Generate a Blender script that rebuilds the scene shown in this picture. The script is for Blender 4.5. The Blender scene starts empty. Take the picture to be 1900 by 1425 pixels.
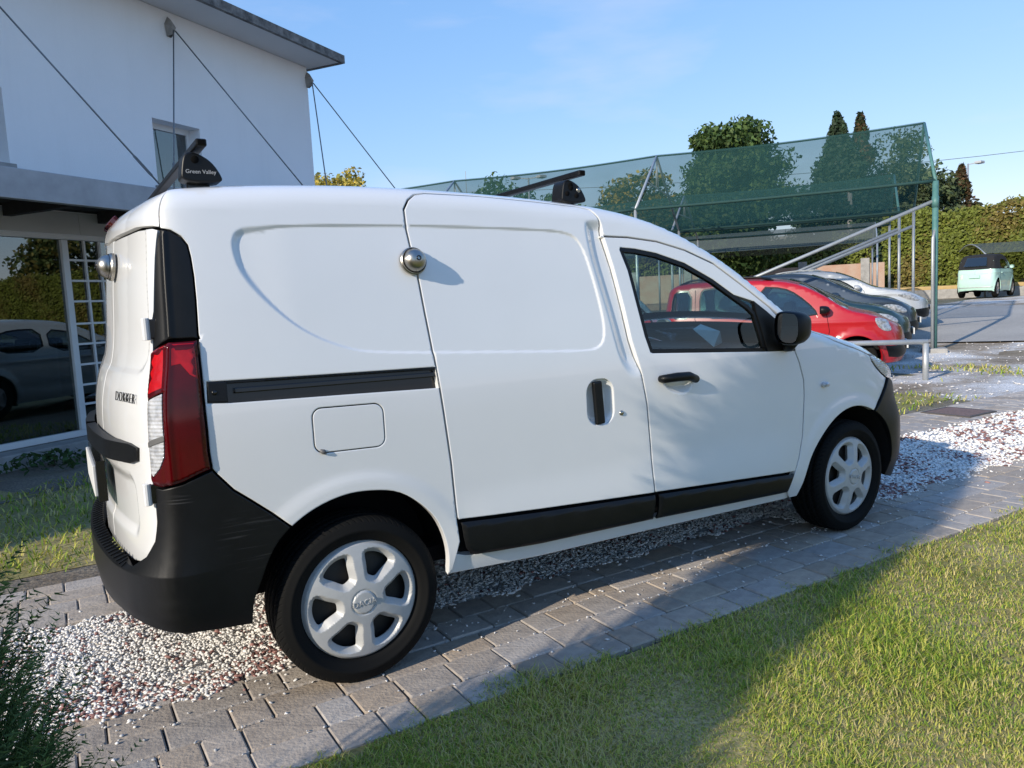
import bpy, math, random
import numpy as np
from mathutils import Matrix, Vector
from mathutils.geometry import delaunay_2d_cdt

random.seed(7)
rng = np.random.default_rng(7)
SC = bpy.context.scene
COL = SC.collection

# ---------------------------------------------------------------- camera
cam = bpy.data.cameras.new('camera')
cam_ob = bpy.data.objects.new('camera', cam)
COL.objects.link(cam_ob)
cam.sensor_fit = 'HORIZONTAL'
cam.sensor_width = 36.0
cam.lens = 1413.09 * 36.0 / 1900.0
cam.clip_start = 0.05
cam.clip_end = 3000.0
CAM = np.array([-0.8722, -3.4073, 1.3369])
_yaw, _pitch, _roll = 1.0273, -0.1052, -0.0496
_f = np.array([math.cos(_yaw) * math.cos(_pitch), math.sin(_yaw) * math.cos(_pitch), math.sin(_pitch)])
_r = np.cross(_f, [0, 0, 1]); _r /= np.linalg.norm(_r)
_u = np.cross(_r, _f)
_c, _s = math.cos(_roll), math.sin(_roll)
_R, _U = _c * _r + _s * _u, -_s * _r + _c * _u
cam_ob.matrix_world = Matrix(((_R[0], _U[0], -_f[0], CAM[0]), (_R[1], _U[1], -_f[1], CAM[1]),
                              (_R[2], _U[2], -_f[2], CAM[2]), (0, 0, 0, 1)))
SC.camera = cam_ob

# ---------------------------------------------------------------- sky, sun, exposure
SUN_AZ, SUN_EL = math.radians(15.0), math.radians(23.5)     # direction the light travels (from +x towards +y)
SUN_D = Vector((math.cos(SUN_AZ) * math.cos(SUN_EL), math.sin(SUN_AZ) * math.cos(SUN_EL), -math.sin(SUN_EL)))
world = bpy.data.worlds.new('World')
SC.world = world
world.use_nodes = True
wn, wl = world.node_tree.nodes, world.node_tree.links
wn.clear()
w_out = wn.new('ShaderNodeOutputWorld')
w_bg = wn.new('ShaderNodeBackground')
w_sky = wn.new('ShaderNodeTexSky')
w_sky.sky_type = 'NISHITA'
w_sky.sun_disc = False
w_sky.sun_elevation = SUN_EL
w_sky.sun_rotation = math.atan2(-SUN_D.x, -SUN_D.y)
w_sky.altitude = 120.0
w_sky.air_density = 1.0
w_sky.dust_density = 0.0
w_sky.ozone_density = 5.0
w_bg.inputs['Strength'].default_value = 0.16
# soft shoulder on the sky's own colours (the same in every direction), as the camera's tone curve gives it
w_sep = wn.new('ShaderNodeSeparateColor'); w_com = wn.new('ShaderNodeCombineColor')
wl.new(w_sky.outputs[0], w_sep.inputs[0])
for _i, (_k, _p) in enumerate(((.86, .76), (.79, .54), (.94, .28))):
    _m = wn.new('ShaderNodeMath'); _m.operation = 'MULTIPLY'; _m.inputs[1].default_value = .191
    _q = wn.new('ShaderNodeMath'); _q.operation = 'POWER'; _q.inputs[1].default_value = _p
    _n = wn.new('ShaderNodeMath'); _n.operation = 'MULTIPLY'; _n.inputs[1].default_value = _k / .191
    wl.new(w_sep.outputs[_i], _m.inputs[0]); wl.new(_m.outputs[0], _q.inputs[0]); wl.new(_q.outputs[0], _n.inputs[0]); wl.new(_n.outputs[0], w_com.inputs[_i])
# thin wisps of cloud, the same all the way round
w_co = wn.new('ShaderNodeTexCoord')
w_map = wn.new('ShaderNodeMapping'); w_map.inputs['Scale'].default_value = (1.6, 1.6, 6.0)
w_noi = wn.new('ShaderNodeTexNoise'); w_noi.inputs['Scale'].default_value = 2.2; w_noi.inputs['Detail'].default_value = 6
w_rmp = wn.new('ShaderNodeMapRange'); w_rmp.inputs[1].default_value = .56; w_rmp.inputs[2].default_value = .80
w_rmp.inputs[3].default_value = 0.0; w_rmp.inputs[4].default_value = .30
w_mix = wn.new('ShaderNodeMix'); w_mix.data_type = 'RGBA'
wl.new(w_co.outputs['Generated'], w_map.inputs['Vector']); wl.new(w_map.outputs[0], w_noi.inputs['Vector'])
wl.new(w_noi.outputs['Fac'], w_rmp.inputs[0]); wl.new(w_rmp.outputs[0], w_mix.inputs['Factor'])
wl.new(w_com.outputs[0], w_mix.inputs['A']); w_mix.inputs['B'].default_value = (4.3, 4.2, 4.7, 1)
wl.new(w_mix.outputs['Result'], w_bg.inputs['Color'])
wl.new(w_bg.outputs[0], w_out.inputs['Surface'])

sun = bpy.data.lights.new('sun', 'SUN')
sun.energy = 4.1
sun.angle = math.radians(0.6)
sun.color = (1.0, 0.90, 0.76)
sun_ob = bpy.data.objects.new('sun', sun)
COL.objects.link(sun_ob)
sun_ob.rotation_euler = SUN_D.to_track_quat('-Z', 'Y').to_euler()

SC.view_settings.view_transform = 'Standard'
SC.view_settings.look = 'None'
SC.view_settings.exposure = 0.40
SC.view_settings.gamma = 1.0
SC.view_settings.use_curve_mapping = False
SC.cycles.max_bounces = 8
SC.cycles.transparent_max_bounces = 24
SC.cycles.use_denoising = True

# ================================================================ helpers
def sst(a, b, x):
    t = np.clip((x - a) / (b - a), 0, 1)
    return t * t * (3 - 2 * t)

def tag(o, label=None, cat=None, group=None, kind=None):
    if label: o['label'] = label
    if cat: o['category'] = cat
    if group: o['group'] = group
    if kind: o['kind'] = kind
    return o

def thing(name, label, cat, loc=(0, 0, 0), rz=0.0, group=None):
    o = bpy.data.objects.new(name, None)
    COL.objects.link(o)
    o.location = loc; o.rotation_euler = (0, 0, rz)
    return tag(o, label, cat, group)

def mkmesh(name, v, f, mat=None, smooth=False, normals=None, col=None):
    me = bpy.data.meshes.new(name)
    v = np.asarray(v, float).reshape(-1, 3)
    if isinstance(f, np.ndarray):
        n, k = f.shape
        me.vertices.add(len(v)); me.vertices.foreach_set('co', v.ravel().astype(np.float32))
        me.loops.add(n * k); me.loops.foreach_set('vertex_index', f.ravel().astype(np.int32))
        me.polygons.add(n); me.polygons.foreach_set('loop_start', np.arange(0, n * k, k, dtype=np.int32))
        me.polygons.foreach_set('loop_total', np.full(n, k, np.int32))
        me.update(calc_edges=True)
    else:
        me.from_pydata(v.tolist(), [], f)
        me.update()
    if smooth:
        me.polygons.foreach_set('use_smooth', np.ones(len(me.polygons), bool))
    if mat: me.materials.append(mat)
    if col is not None:
        a = me.color_attributes.new('Col', 'FLOAT_COLOR', 'POINT')
        c = np.ones((len(v), 4), np.float32); c[:, :3] = col
        a.data.foreach_set('color', c.ravel())
    if normals is not None:
        me.normals_split_custom_set_from_vertices(np.asarray(normals, np.float32).tolist())
    return me

def link(name, me, parent=None, loc=None, rot=None, scale=None):
    o = bpy.data.objects.new(name, me)
    COL.objects.link(o)
    if parent is not None: o.parent = parent
    if loc is not None: o.location = loc
    if rot is not None: o.rotation_euler = rot
    if scale is not None: o.scale = scale
    return o

def copy_tree(o, parent=None):
    c = o.copy(); COL.objects.link(c)
    if parent is not None: c.parent = parent
    for ch in list(o.children):
        if ch is not c: copy_tree(ch, c)
    return c

class MB:
    """collects simple shapes into one mesh"""
    def __init__(s): s.v = []; s.f = []
    def add(s, v, f):
        n = len(s.v); s.v += [tuple(map(float, p)) for p in v]; s.f += [tuple(i + n for i in q) for q in f]; return s
    def box(s, c, d, ax=None):
        """ax: 3 axes (columns) or None"""
        A = np.eye(3) if ax is None else np.asarray(ax, float)
        v = [np.asarray(c, float) + A @ (np.array([i, j, k]) * np.asarray(d, float) / 2) for i in (-1, 1) for j in (-1, 1) for k in (-1, 1)]
        return s.add(v, [(0, 1, 3, 2), (4, 6, 7, 5), (0, 4, 5, 1), (2, 3, 7, 6), (0, 2, 6, 4), (1, 5, 7, 3)])
    def bar(s, a, b, w, h, up=(0, 0, 1)):
        a, b = np.asarray(a, float), np.asarray(b, float); L = np.linalg.norm(b - a); x = (b - a) / L
        y = np.cross(up, x); y /= np.linalg.norm(y); z = np.cross(x, y)
        return s.box((a + b) / 2, (L, w, h), np.stack([x, y, z], 1))
    def tube(s, pts, r, n=8, cap=True):
        pts = [np.asarray(p, float) for p in pts]; R = r if hasattr(r, '__len__') else [r] * len(pts)
        up = np.array([0.13, .21, .97]); vs = []; fs = []
        for i, p in enumerate(pts):
            t = pts[min(i + 1, len(pts) - 1)] - pts[max(i - 1, 0)]; t = t / (np.linalg.norm(t) + 1e-12)
            a = np.cross(up, t)
            if np.linalg.norm(a) < 1e-3: a = np.cross([1, 0, 0], t)
            a /= np.linalg.norm(a); b = np.cross(t, a)
            for k in range(n):
                q = 2 * math.pi * k / n; vs.append(p + R[i] * (math.cos(q) * a + math.sin(q) * b))
        for i in range(len(pts) - 1):
            for k in range(n):
                fs.append((i * n + k, i * n + (k + 1) % n, (i + 1) * n + (k + 1) % n, (i + 1) * n + k))
        if cap:
            fs.append(tuple(range(n))[::-1]); fs.append(tuple((len(pts) - 1) * n + k for k in range(n)))
        return s.add(vs, fs)
    def lathe(s, prof, n=32, o=(0, 0, 0), axis='y'):
        """prof: (radius, along axis)"""
        vs = []; fs = []; m = len(prof)
        for k in range(n):
            q = 2 * math.pi * k / n; c, d = math.cos(q), math.sin(q)
            for r, h in prof:
                p = (r * c, h, r * d) if axis == 'y' else ((r * c, r * d, h) if axis == 'z' else (h, r * c, r * d))
                vs.append((p[0] + o[0], p[1] + o[1], p[2] + o[2]))
        for k in range(n):
            k2 = (k + 1) % n
            for i in range(m - 1):
                q = (k * m + i, k * m + i + 1, k2 * m + i + 1, k2 * m + i)
                fs.append(q if axis != 'y' else q[::-1])
        return s.add(vs, fs)
    def prism(s, poly, a, b, f):
        """poly 2-D, f(x,y,t) -> point, extruded from t=a to t=b"""
        n = len(poly); v = [f(x, y, a) for x, y in poly] + [f(x, y, b) for x, y in poly]
        return s.add(v, [tuple(range(n))[::-1], tuple(range(n, 2 * n))] + [(i, (i + 1) % n, n + (i + 1) % n, n + i) for i in range(n)])
    def mesh(s, name, mat, smooth=False): return mkmesh(name, s.v, s.f, mat, smooth)
    def build(s, name, mat, parent=None, smooth=False, bevel=0, seg=2, **k):
        o = link(name, s.mesh(name, mat, smooth), parent, **k)
        if bevel:
            m = o.modifiers.new('bevel', 'BEVEL'); m.width = bevel; m.segments = seg; m.limit_method = 'ANGLE'; m.angle_limit = .6
            if smooth is False: shade_flat_ok = True
        return o

def auto_smooth(o, ang=0.6):
    me = o.data
    me.polygons.foreach_set('use_smooth', np.ones(len(me.polygons), bool))
    try: me.set_sharp_from_angle(angle=ang)
    except Exception: pass
    return o

def text_obj(name, body, size, mat, parent, M, extrude=.001, font_shear=0.0, space=1.0, thin=0.0):
    cu = bpy.data.curves.new(name, 'FONT'); cu.body = body; cu.size = size; cu.extrude = extrude
    cu.align_x = 'CENTER'; cu.align_y = 'CENTER'; cu.shear = font_shear; cu.offset = thin; cu.space_character = space; cu.resolution_u = 3
    t = bpy.data.objects.new(name + '_tmp', cu); COL.objects.link(t)
    dg = bpy.context.evaluated_depsgraph_get()
    me = bpy.data.meshes.new_from_object(t.evaluated_get(dg)); me.name = name
    bpy.data.objects.remove(t); bpy.data.curves.remove(cu)
    me.materials.clear(); me.materials.append(mat)
    o = link(name, me, parent); o.matrix_local = M
    return o

def frame_matrix(o, x, z):
    x = Vector(x).normalized(); z = Vector(z).normalized(); y = z.cross(x).normalized(); x = y.cross(z)
    return Matrix(((x.x, y.x, z.x, o[0]), (x.y, y.y, z.y, o[1]), (x.z, y.z, z.z, o[2]), (0, 0, 0, 1)))

# ---------------------------------------------------------------- materials
def nodes_of(name):
    m = bpy.data.materials.new(name); m.use_nodes = True
    return m, m.node_tree.nodes, m.node_tree.links, m.node_tree.nodes['Principled BSDF']

def mat(name, col, rough=.5, metal=0.0, spec=.5, noise=None, bump=None, coat=0.0, attr=False, objrand=None, emit=None, coords='Object', transl=0.0, sub=None):
    """noise=(scale, amount[, second colour]) colour grain; bump=(scale, strength, distance)"""
    m, N, L, B = nodes_of(name)
    B.inputs['Roughness'].default_value = rough; B.inputs['Metallic'].default_value = metal
    B.inputs['Specular IOR Level'].default_value = spec
    if coat: B.inputs['Coat Weight'].default_value = coat; B.inputs['Coat Roughness'].default_value = .03
    co = N.new('ShaderNodeTexCoord')
    src = None
    if attr:
        a = N.new('ShaderNodeAttribute'); a.attribute_name = 'Col'; src = a.outputs['Color']
    if noise:
        t = N.new('ShaderNodeTexNoise'); t.inputs['Scale'].default_value = noise[0]; t.inputs['Detail'].default_value = 7; t.inputs['Roughness'].default_value = .6
        L.new(co.outputs[coords], t.inputs['Vector'])
        mr = N.new('ShaderNodeMapRange'); mr.inputs[1].default_value = .3; mr.inputs[2].default_value = .7
        L.new(t.outputs['Fac'], mr.inputs[0])
        mx = N.new('ShaderNodeMix'); mx.data_type = 'RGBA'
        L.new(mr.outputs[0], mx.inputs['Factor'])
        c2 = noise[2] if len(noise) > 2 else [c * (1 - noise[1]) for c in col]
        if src is not None:
            m2 = N.new('ShaderNodeMix'); m2.data_type = 'RGBA'; m2.blend_type = 'MULTIPLY'; m2.inputs['Factor'].default_value = 1
            mx.inputs['A'].default_value = (1, 1, 1, 1); mx.inputs['B'].default_value = (1 - noise[1],) * 3 + (1,)
            L.new(src, m2.inputs['A']); L.new(mx.outputs['Result'], m2.inputs['B']); src = m2.outputs['Result']
        else:
            mx.inputs['A'].default_value = (*col, 1); mx.inputs['B'].default_value = (*c2, 1); src = mx.outputs['Result']
    if objrand:
        oi = N.new('ShaderNodeObjectInfo'); mr = N.new('ShaderNodeMapRange'); L.new(oi.outputs['Random'], mr.inputs[0])
        mr.inputs[3].default_value = 1 - objrand; mr.inputs[4].default_value = 1 + objrand
        hs = N.new('ShaderNodeHueSaturation'); L.new(mr.outputs[0], hs.inputs['Value'])
        mh = N.new('ShaderNodeMath'); mh.operation = 'MULTIPLY_ADD'; L.new(oi.outputs['Random'], mh.inputs[0]); mh.inputs[1].default_value = 7.77; mh.inputs[2].default_value = 0
        fr = N.new('ShaderNodeMath'); fr.operation = 'FRACT'; L.new(mh.outputs[0], fr.inputs[0])
        ms = N.new('ShaderNodeMapRange'); L.new(fr.outputs[0], ms.inputs[0]); ms.inputs[3].default_value = .6; ms.inputs[4].default_value = 1.35
        L.new(ms.outputs[0], hs.inputs['Saturation'])
        if src is not None: L.new(src, hs.inputs['Color'])
        else: hs.inputs['Color'].default_value = (*col, 1)
        src = hs.outputs[0]
    if src is not None: L.new(src, B.inputs['Base Color'])
    else: B.inputs['Base Color'].default_value = (*col, 1)
    if bump:
        t = N.new('ShaderNodeTexNoise'); t.inputs['Scale'].default_value = bump[0]; t.inputs['Detail'].default_value = 5
        L.new(co.outputs[coords], t.inputs['Vector'])
        b = N.new('ShaderNodeBump'); b.inputs['Strength'].default_value = bump[1]; b.inputs['Distance'].default_value = bump[2]
        L.new(t.outputs['Fac'], b.inputs['Height']); L.new(b.outputs[0], B.inputs['Normal'])
    if transl:
        tr = N.new('ShaderNodeBsdfTranslucent'); ms = N.new('ShaderNodeMixShader'); ms.inputs[0].default_value = transl
        if src is not None: L.new(src, tr.inputs['Color'])
        else: tr.inputs['Color'].default_value = (*col, 1)
        out = N['Material Output']; L.new(B.outputs[0], ms.inputs[1]); L.new(tr.outputs[0], ms.inputs[2]); L.new(ms.outputs[0], out.inputs['Surface'])
    if emit:
        B.inputs['Emission Color'].default_value = (*emit[0], 1); B.inputs['Emission Strength'].default_value = emit[1]
    return m

def glass_mat(name, tint, refl=1.0, rough=.01, see=.8, f0=.05):
    """pane: Fresnel reflection over tinted see-through"""
    m, N, L, B = nodes_of(name); out = N['Material Output']
    N.remove(B)
    tr = N.new('ShaderNodeBsdfTransparent'); tr.inputs[0].default_value = (*[see * t for t in tint], 1)
    gl = N.new('ShaderNodeBsdfGlossy'); gl.inputs['Roughness'].default_value = rough; gl.inputs['Color'].default_value = (refl, refl, refl, 1)
    lw = N.new('ShaderNodeLayerWeight'); lw.inputs[0].default_value = .5
    pw = N.new('ShaderNodeMath'); pw.operation = 'POWER'; L.new(lw.outputs['Facing'], pw.inputs[0]); pw.inputs[1].default_value = 4.0
    fr = N.new('ShaderNodeMath'); fr.operation = 'MULTIPLY_ADD'; L.new(pw.outputs[0], fr.inputs[0]); fr.inputs[1].default_value = .9; fr.inputs[2].default_value = f0
    mx = N.new('ShaderNodeMixShader'); L.new(fr.outputs[0], mx.inputs[0]); L.new(tr.outputs[0], mx.inputs[1]); L.new(gl.outputs[0], mx.inputs[2])
    L.new(mx.outputs[0], out.inputs['Surface'])
    return m

M = {}
M['van_paint'] = mat('van_paint', (.74, .745, .74), .30, coat=1.0, noise=(3.0, .03), bump=(180, .01, .001))
M['van_paint_flat'] = mat('van_paint_hidden', (.78, .79, .79), .4)
M['black_plastic'] = mat('black_plastic', (.0055, .006, .0068), .42, spec=.28, noise=(14, .35), bump=(260, .25, .0006))
M['gloss_black'] = mat('gloss_black', (.008, .008, .009), .18, noise=(20, .2))
M['liner'] = mat('dark_liner', (.012, .012, .013), .9, spec=.1)
M['seam'] = mat('seam_black', (.006, .006, .006), .9, spec=.05)
M['tyre'] = mat('tyre_rubber', (.005, .005, .005), .8, spec=.15, noise=(9, .5, (.011, .0105, .0095)), bump=(120, .25, .001))
M['hubcap'] = mat('hubcap_silver', (.47, .475, .47), .45, metal=.15, noise=(26, .12), bump=(60, .05, .001))
M['steel_wheel'] = mat('steel_wheel_black', (.018, .016, .015), .6, noise=(20, .4))
M['brushed'] = mat('brushed_steel', (.45, .42, .37), .30, metal=1.0, noise=(60, .2))
M['red_lens'] = mat('red_lens', (.045, .0008, .002), .10, spec=.35, noise=(6, .5, (.085, .0012, .003)))
M['clear_lens'] = mat('clear_lens', (.62, .63, .65), .06, coat=1.0, noise=(40, .5, (.30, .31, .33)))
M['sunlit_chamber_tint'] = mat('sunlit_chamber_red', (.50, .006, .010), .12, spec=.4, noise=(18, .4, (.30, .003, .006)))  # lamp chambers: sunlight reflected inside them is painted as a brighter red
M['dark_red'] = mat('brake_lamp_red', (.09, .008, .008), .2, coat=.6, noise=(30, .4))
M['glass'] = glass_mat('car_window_glass', (.72, .86, .83), see=.86)
M['mirror'] = mat('mirror_glass', (.55, .58, .60), .03, metal=1.0, noise=(3, .05))
M['glove'] = mat('rail_grey', (.10, .10, .10), .5)

def ribbed(m, scale=90, strength=.35, axis='Z'):
    N, L = m.node_tree.nodes, m.node_tree.links; B = N['Principled BSDF']
    co = N.new('ShaderNodeTexCoord'); w = N.new('ShaderNodeTexWave'); w.bands_direction = axis; w.inputs['Scale'].default_value = scale; w.inputs['Distortion'].default_value = .6
    L.new(co.outputs['Object'], w.inputs['Vector']); b = N.new('ShaderNodeBump'); b.inputs['Strength'].default_value = strength; b.inputs['Distance'].default_value = .004
    L.new(w.outputs['Fac'], b.inputs['Height']); L.new(b.outputs[0], B.inputs['Normal'])
ribbed(M['clear_lens'], 26, .5)

def scuffed():
    """black plastic with two patches of pale horizontal scratches"""
    m = M['black_plastic'].copy(); m.name = 'scuffed_black_plastic'; N, L = m.node_tree.nodes, m.node_tree.links; B = N['Principled BSDF']
    co = N.new('ShaderNodeTexCoord'); mp = N.new('ShaderNodeMapping'); mp.inputs['Scale'].default_value = (5, 5, 150); mp.inputs['Rotation'].default_value = (0, .12, 0)
    L.new(co.outputs['Object'], mp.inputs['Vector']); t = N.new('ShaderNodeTexNoise'); t.inputs['Scale'].default_value = 1.0; t.inputs['Detail'].default_value = 3; L.new(mp.outputs[0], t.inputs['Vector'])
    th = N.new('ShaderNodeMapRange'); th.inputs[1].default_value = .56; th.inputs[2].default_value = .66; L.new(t.outputs['Fac'], th.inputs[0])
    total = None
    for c, r in (((-.36, -.875, .615), .12), ((-.575, -.86, .765), .05)):
        d = N.new('ShaderNodeVectorMath'); d.operation = 'DISTANCE'; d.inputs[1].default_value = c; L.new(co.outputs['Object'], d.inputs[0])
        k = N.new('ShaderNodeMapRange'); k.inputs[1].default_value = r; k.inputs[2].default_value = r * .35; L.new(d.outputs['Value'], k.inputs[0])
        if total is None: total = k.outputs[0]
        else:
            a = N.new('ShaderNodeMath'); a.operation = 'MAXIMUM'; L.new(total, a.inputs[0]); L.new(k.outputs[0], a.inputs[1]); total = a.outputs[0]
    f = N.new('ShaderNodeMath'); f.operation = 'MULTIPLY'; L.new(total, f.inputs[0]); L.new(th.outputs[0], f.inputs[1])
    old = B.inputs['Base Color'].links[0].from_socket; mx = N.new('ShaderNodeMix'); mx.data_type = 'RGBA'; L.new(f.outputs[0], mx.inputs['Factor']); L.new(old, mx.inputs['A']); mx.inputs['B'].default_value = (.034, .034, .036, 1)
    L.new(mx.outputs['Result'], B.inputs['Base Color'])
    return m
M['scuffed'] = scuffed()

# ================================================================ shells described by plan, section and roof line
def spl(pts):
    """natural cubic spline through (t,val...) -> callable"""
    p=np.array(pts,float); t=p[:,0]; y=p[:,1:]; n=len(t)
    h=np.diff(t); A=np.eye(n); b=np.zeros_like(y)
    for i in range(1,n-1):
        A[i,i-1]=h[i-1]; A[i,i]=2*(h[i-1]+h[i]); A[i,i+1]=h[i]
        b[i]=6*((y[i+1]-y[i])/h[i]-(y[i]-y[i-1])/h[i-1])
    m=np.linalg.solve(A,b)
    def f(x):
        x=np.clip(np.asarray(x,float),t[0],t[-1]); i=np.clip(np.searchsorted(t,x)-1,0,n-2)
        a=(t[i+1]-x); c=(x-t[i]); hh=h[i]; e=(Ellipsis,None)
        r=(m[i]*(a**3)[e]+m[i+1]*(c**3)[e])/(6*hh)[e]+(y[i]/hh[e]-m[i]*hh[e]/6)*a[e]+(y[i+1]/hh[e]-m[i+1]*hh[e]/6)*c[e]
        return r[...,0] if r.shape[-1]==1 else r
    return f
def lin(pts):
    p=np.array(pts,float)
    return lambda x: np.interp(x,p[:,0],p[:,1])
A0=.15; AM=np.pi/2-.06-A0
class Body:
    def __init__(s,plan,Tz,ztop,rr,rlean,flean,rb,fb,x0=1.0,dense=400):
        p=np.array(plan,float)
        c=np.r_[0,np.cumsum(np.sqrt(np.hypot(*np.diff(p,axis=0).T)))]   # centripetal
        f=spl(np.c_[c,p]); q=f(np.linspace(0,c[-1],dense))
        s.L=np.r_[0,np.cumsum(np.hypot(*np.diff(q,axis=0).T))]; i=np.argmin(abs(q[:,0]-x0)); s.L=s.L-s.L[i]+q[i,0]
        s.q=q; g=np.gradient(q,s.L,axis=0); g/=np.linalg.norm(g,axis=1)[:,None]; s.n=np.c_[-g[:,1],g[:,0]]
        K=np.exp(-((s.L[:,None]-s.L[None])/.085)**2); m=K@s.n; s.n=m/np.linalg.norm(m,axis=1)[:,None]; s.n[0]=(-1,0); s.n[-1]=(1,0)
        s.T=spl(Tz); s.zt=spl(ztop); s.rr=lin(rr); s.rl=spl(rlean); s.fl=spl(flean); s.rb=rb; s.fb=fb
        s.u0,s.u1=s.L[0],s.L[-1]
    def plan(s,u):
        I=lambda a: np.interp(u,s.L,a)
        return I(s.q[:,0]),I(s.q[:,1]),I(s.n[:,0]),I(s.n[:,1])
    def shoulder(s,u):
        x,w,nx,nw=s.plan(np.asarray(u,float)); rr=s.rr(x)
        return s.zt(x)-rr*(np.sin(A0+AM)-np.sin(A0))
    def vend(s,u):
        x,w,nx,nw=s.plan(np.asarray(u,float)); return s.shoulder(u)+s.rr(x)*AM
    def P(s,u,v):
        u=np.asarray(u,float); v=np.asarray(v,float)
        x,w,nx,nw=s.plan(u); rr=s.rr(x); zs=s.zt(x)-rr*(np.sin(A0+AM)-np.sin(A0))
        a=np.clip((v-zs)/rr,0,AM); zl=np.minimum(v,zs)
        z=zl+rr*(np.sin(A0+a)-np.sin(A0)); ins=rr*(np.cos(A0)-np.cos(A0+a))
        over=np.maximum(0,v-zs-rr*AM)
        ins=ins+over*np.sin(A0+AM); z=z+over*np.cos(A0+AM)
        T=s.T(zl); wr=np.clip((s.rb[0]-x)/(s.rb[0]-s.rb[1]),0,1)**1.6; wf=sst(s.fb[0],s.fb[1],u)
        X=x+wr*s.rl(zl)+wf*s.fl(zl)-nx*ins
        Wd=w*T-nw*ins
        return np.stack([X,-Wd,z],-1)
    def N(s,u,v,D=None,e=1e-3):
        f=(lambda a,b:s.P(a,b)) if D is None else (lambda a,b:s.Q(a,b,D))
        n=np.cross(f(u+e,v)-f(u-e,v),f(u,v+e)-f(u,v-e)); return n/np.maximum(np.linalg.norm(n,axis=-1),1e-12)[...,None]
    def Q(s,u,v,D):
        return s.P(u,v)+s.N(u,v)*np.asarray(D(u,v))[...,None]
VAN=dict(plan=[(-.735,0),(-.728,.2),(-.712,.4),(-.69,.56),(-.664,.68),(-.642,.755),(-.622,.802),(-.602,.832),(-.575,.850),(-.53,.861),(-.44,.868),(-.3,.873),(-.1,.876),(.5,.876),(1.2,.876),(2.0,.876),(2.5,.876),(2.75,.873),(2.97,.862),(3.15,.836),(3.31,.785),(3.43,.69),(3.51,.55),(3.56,.36),(3.585,.15),(3.59,0)],
 Tz=[(.05,.90),(.2,.935),(.28,.962),(.34,.985),(.45,.998),(.7,1.0),(.9,1.0),(1.0,.998),(1.12,.988),(1.3,.962),(1.5,.928),(1.7,.886),(1.85,.85)],
 ztop=[(-.75,1.755),(-.5,1.766),(-.2,1.783),(.2,1.792),(.5,1.786),(.9,1.766),(1.2,1.738),(1.45,1.69),(1.65,1.625),(1.85,1.53),(2.05,1.412),(2.25,1.275),(2.42,1.170),(2.55,1.118),(2.65,1.095),(2.8,1.058),(3.0,1.01),(3.2,.95),(3.35,.89),(3.45,.84),(3.55,.80)],
 rr=[(-.75,.11),(1.0,.10),(1.5,.07),(2.2,.06),(2.6,.07),(3.0,.08),(3.6,.08)],
 rlean=[(.1,0),(.9,0),(1.05,.006),(1.13,.022),(1.2,.043),(1.3,.06),(1.45,.072),(1.6,.088),(1.8,.105)],
 flean=[(.1,-.03),(.3,0),(.55,0),(.7,-.02),(.85,-.07),(.95,-.13),(1.1,-.25)],
 rb=(-.30,-.70),fb=(2.8,3.4))
van = Body(**VAN)

# ---------------------------------------------------------------- panels cut out of a shell
def resample(loop, step):
    p = np.asarray(loop, float); out = []
    for i in range(len(p)):
        a, b = p[i], p[(i + 1) % len(p)]; n = max(1, int(math.ceil(np.hypot(*(b - a)) / step)))
        out += [a + (b - a) * k / n for k in range(n)]
    return np.array(out)

def area2(p):
    return 0.5 * float(np.sum(p[:, 0] * np.roll(p[:, 1], -1) - np.roll(p[:, 0], -1) * p[:, 1]))

def smooth_loop(loop, it=1):
    """Chaikin corner cutting"""
    p = np.asarray(loop, float)
    for _ in range(it):
        q = np.roll(p, -1, 0); p = np.stack([.75 * p + .25 * q, .25 * p + .75 * q], 1).reshape(-1, 2)
    return p

def rrect(x0, x1, y0, y1, r, n=6, shear=0.0):
    out = []
    for cx, cy, a in ((x1 - r, y0 + r, -90), (x1 - r, y1 - r, 0), (x0 + r, y1 - r, 90), (x0 + r, y0 + r, 180)):
        for k in range(n + 1):
            t = math.radians(a + 90 * k / n); x = cx + r * math.cos(t); out.append((x, cy + r * math.sin(t) + shear * (x - x0)))
    return np.array(out)

def inset(p, d):
    """move a CCW loop inwards by d"""
    a = p - np.roll(p, 1, 0); b = np.roll(p, -1, 0) - p
    a /= np.linalg.norm(a, axis=1)[:, None] + 1e-12; b /= np.linalg.norm(b, axis=1)[:, None] + 1e-12
    n = np.stack([-(a + b)[:, 1], (a + b)[:, 0]], 1); L = np.linalg.norm(n, axis=1)[:, None]; n = n / (L + 1e-9)
    c = np.clip(np.abs(np.sum(n * np.stack([-b[:, 1], b[:, 0]], 1), 1)), .45, 1)
    return p + n * (d / c)[:, None], n

def inside(q, loop):
    x, y = q[:, 0][:, None], q[:, 1][:, None]; a = loop; b = np.roll(loop, -1, 0)
    c = ((a[:, 1] > y) != (b[:, 1] > y)) & (x < (b[:, 0] - a[:, 0]) * (y - a[:, 1]) / (b[:, 1] - a[:, 1] + 1e-15) + a[:, 0])
    return c.sum(1) % 2 == 1

def seg_dist(q, loop, closed=True):
    a = np.asarray(loop, float); b = np.roll(a, -1, 0)
    if not closed: a, b = a[:-1], b[:-1]
    out = np.full(len(q), 1e9)
    for i in range(0, len(q), 4000):
        Q = q[i:i + 4000][:, None, :]; ab = b - a
        t = np.clip(((Q - a) * ab).sum(-1) / ((ab ** 2).sum(-1) + 1e-15), 0, 1)
        out[i:i + 4000] = np.sqrt((((a + t[..., None] * ab) - Q) ** 2).sum(-1)).min(1)
    return out

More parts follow.
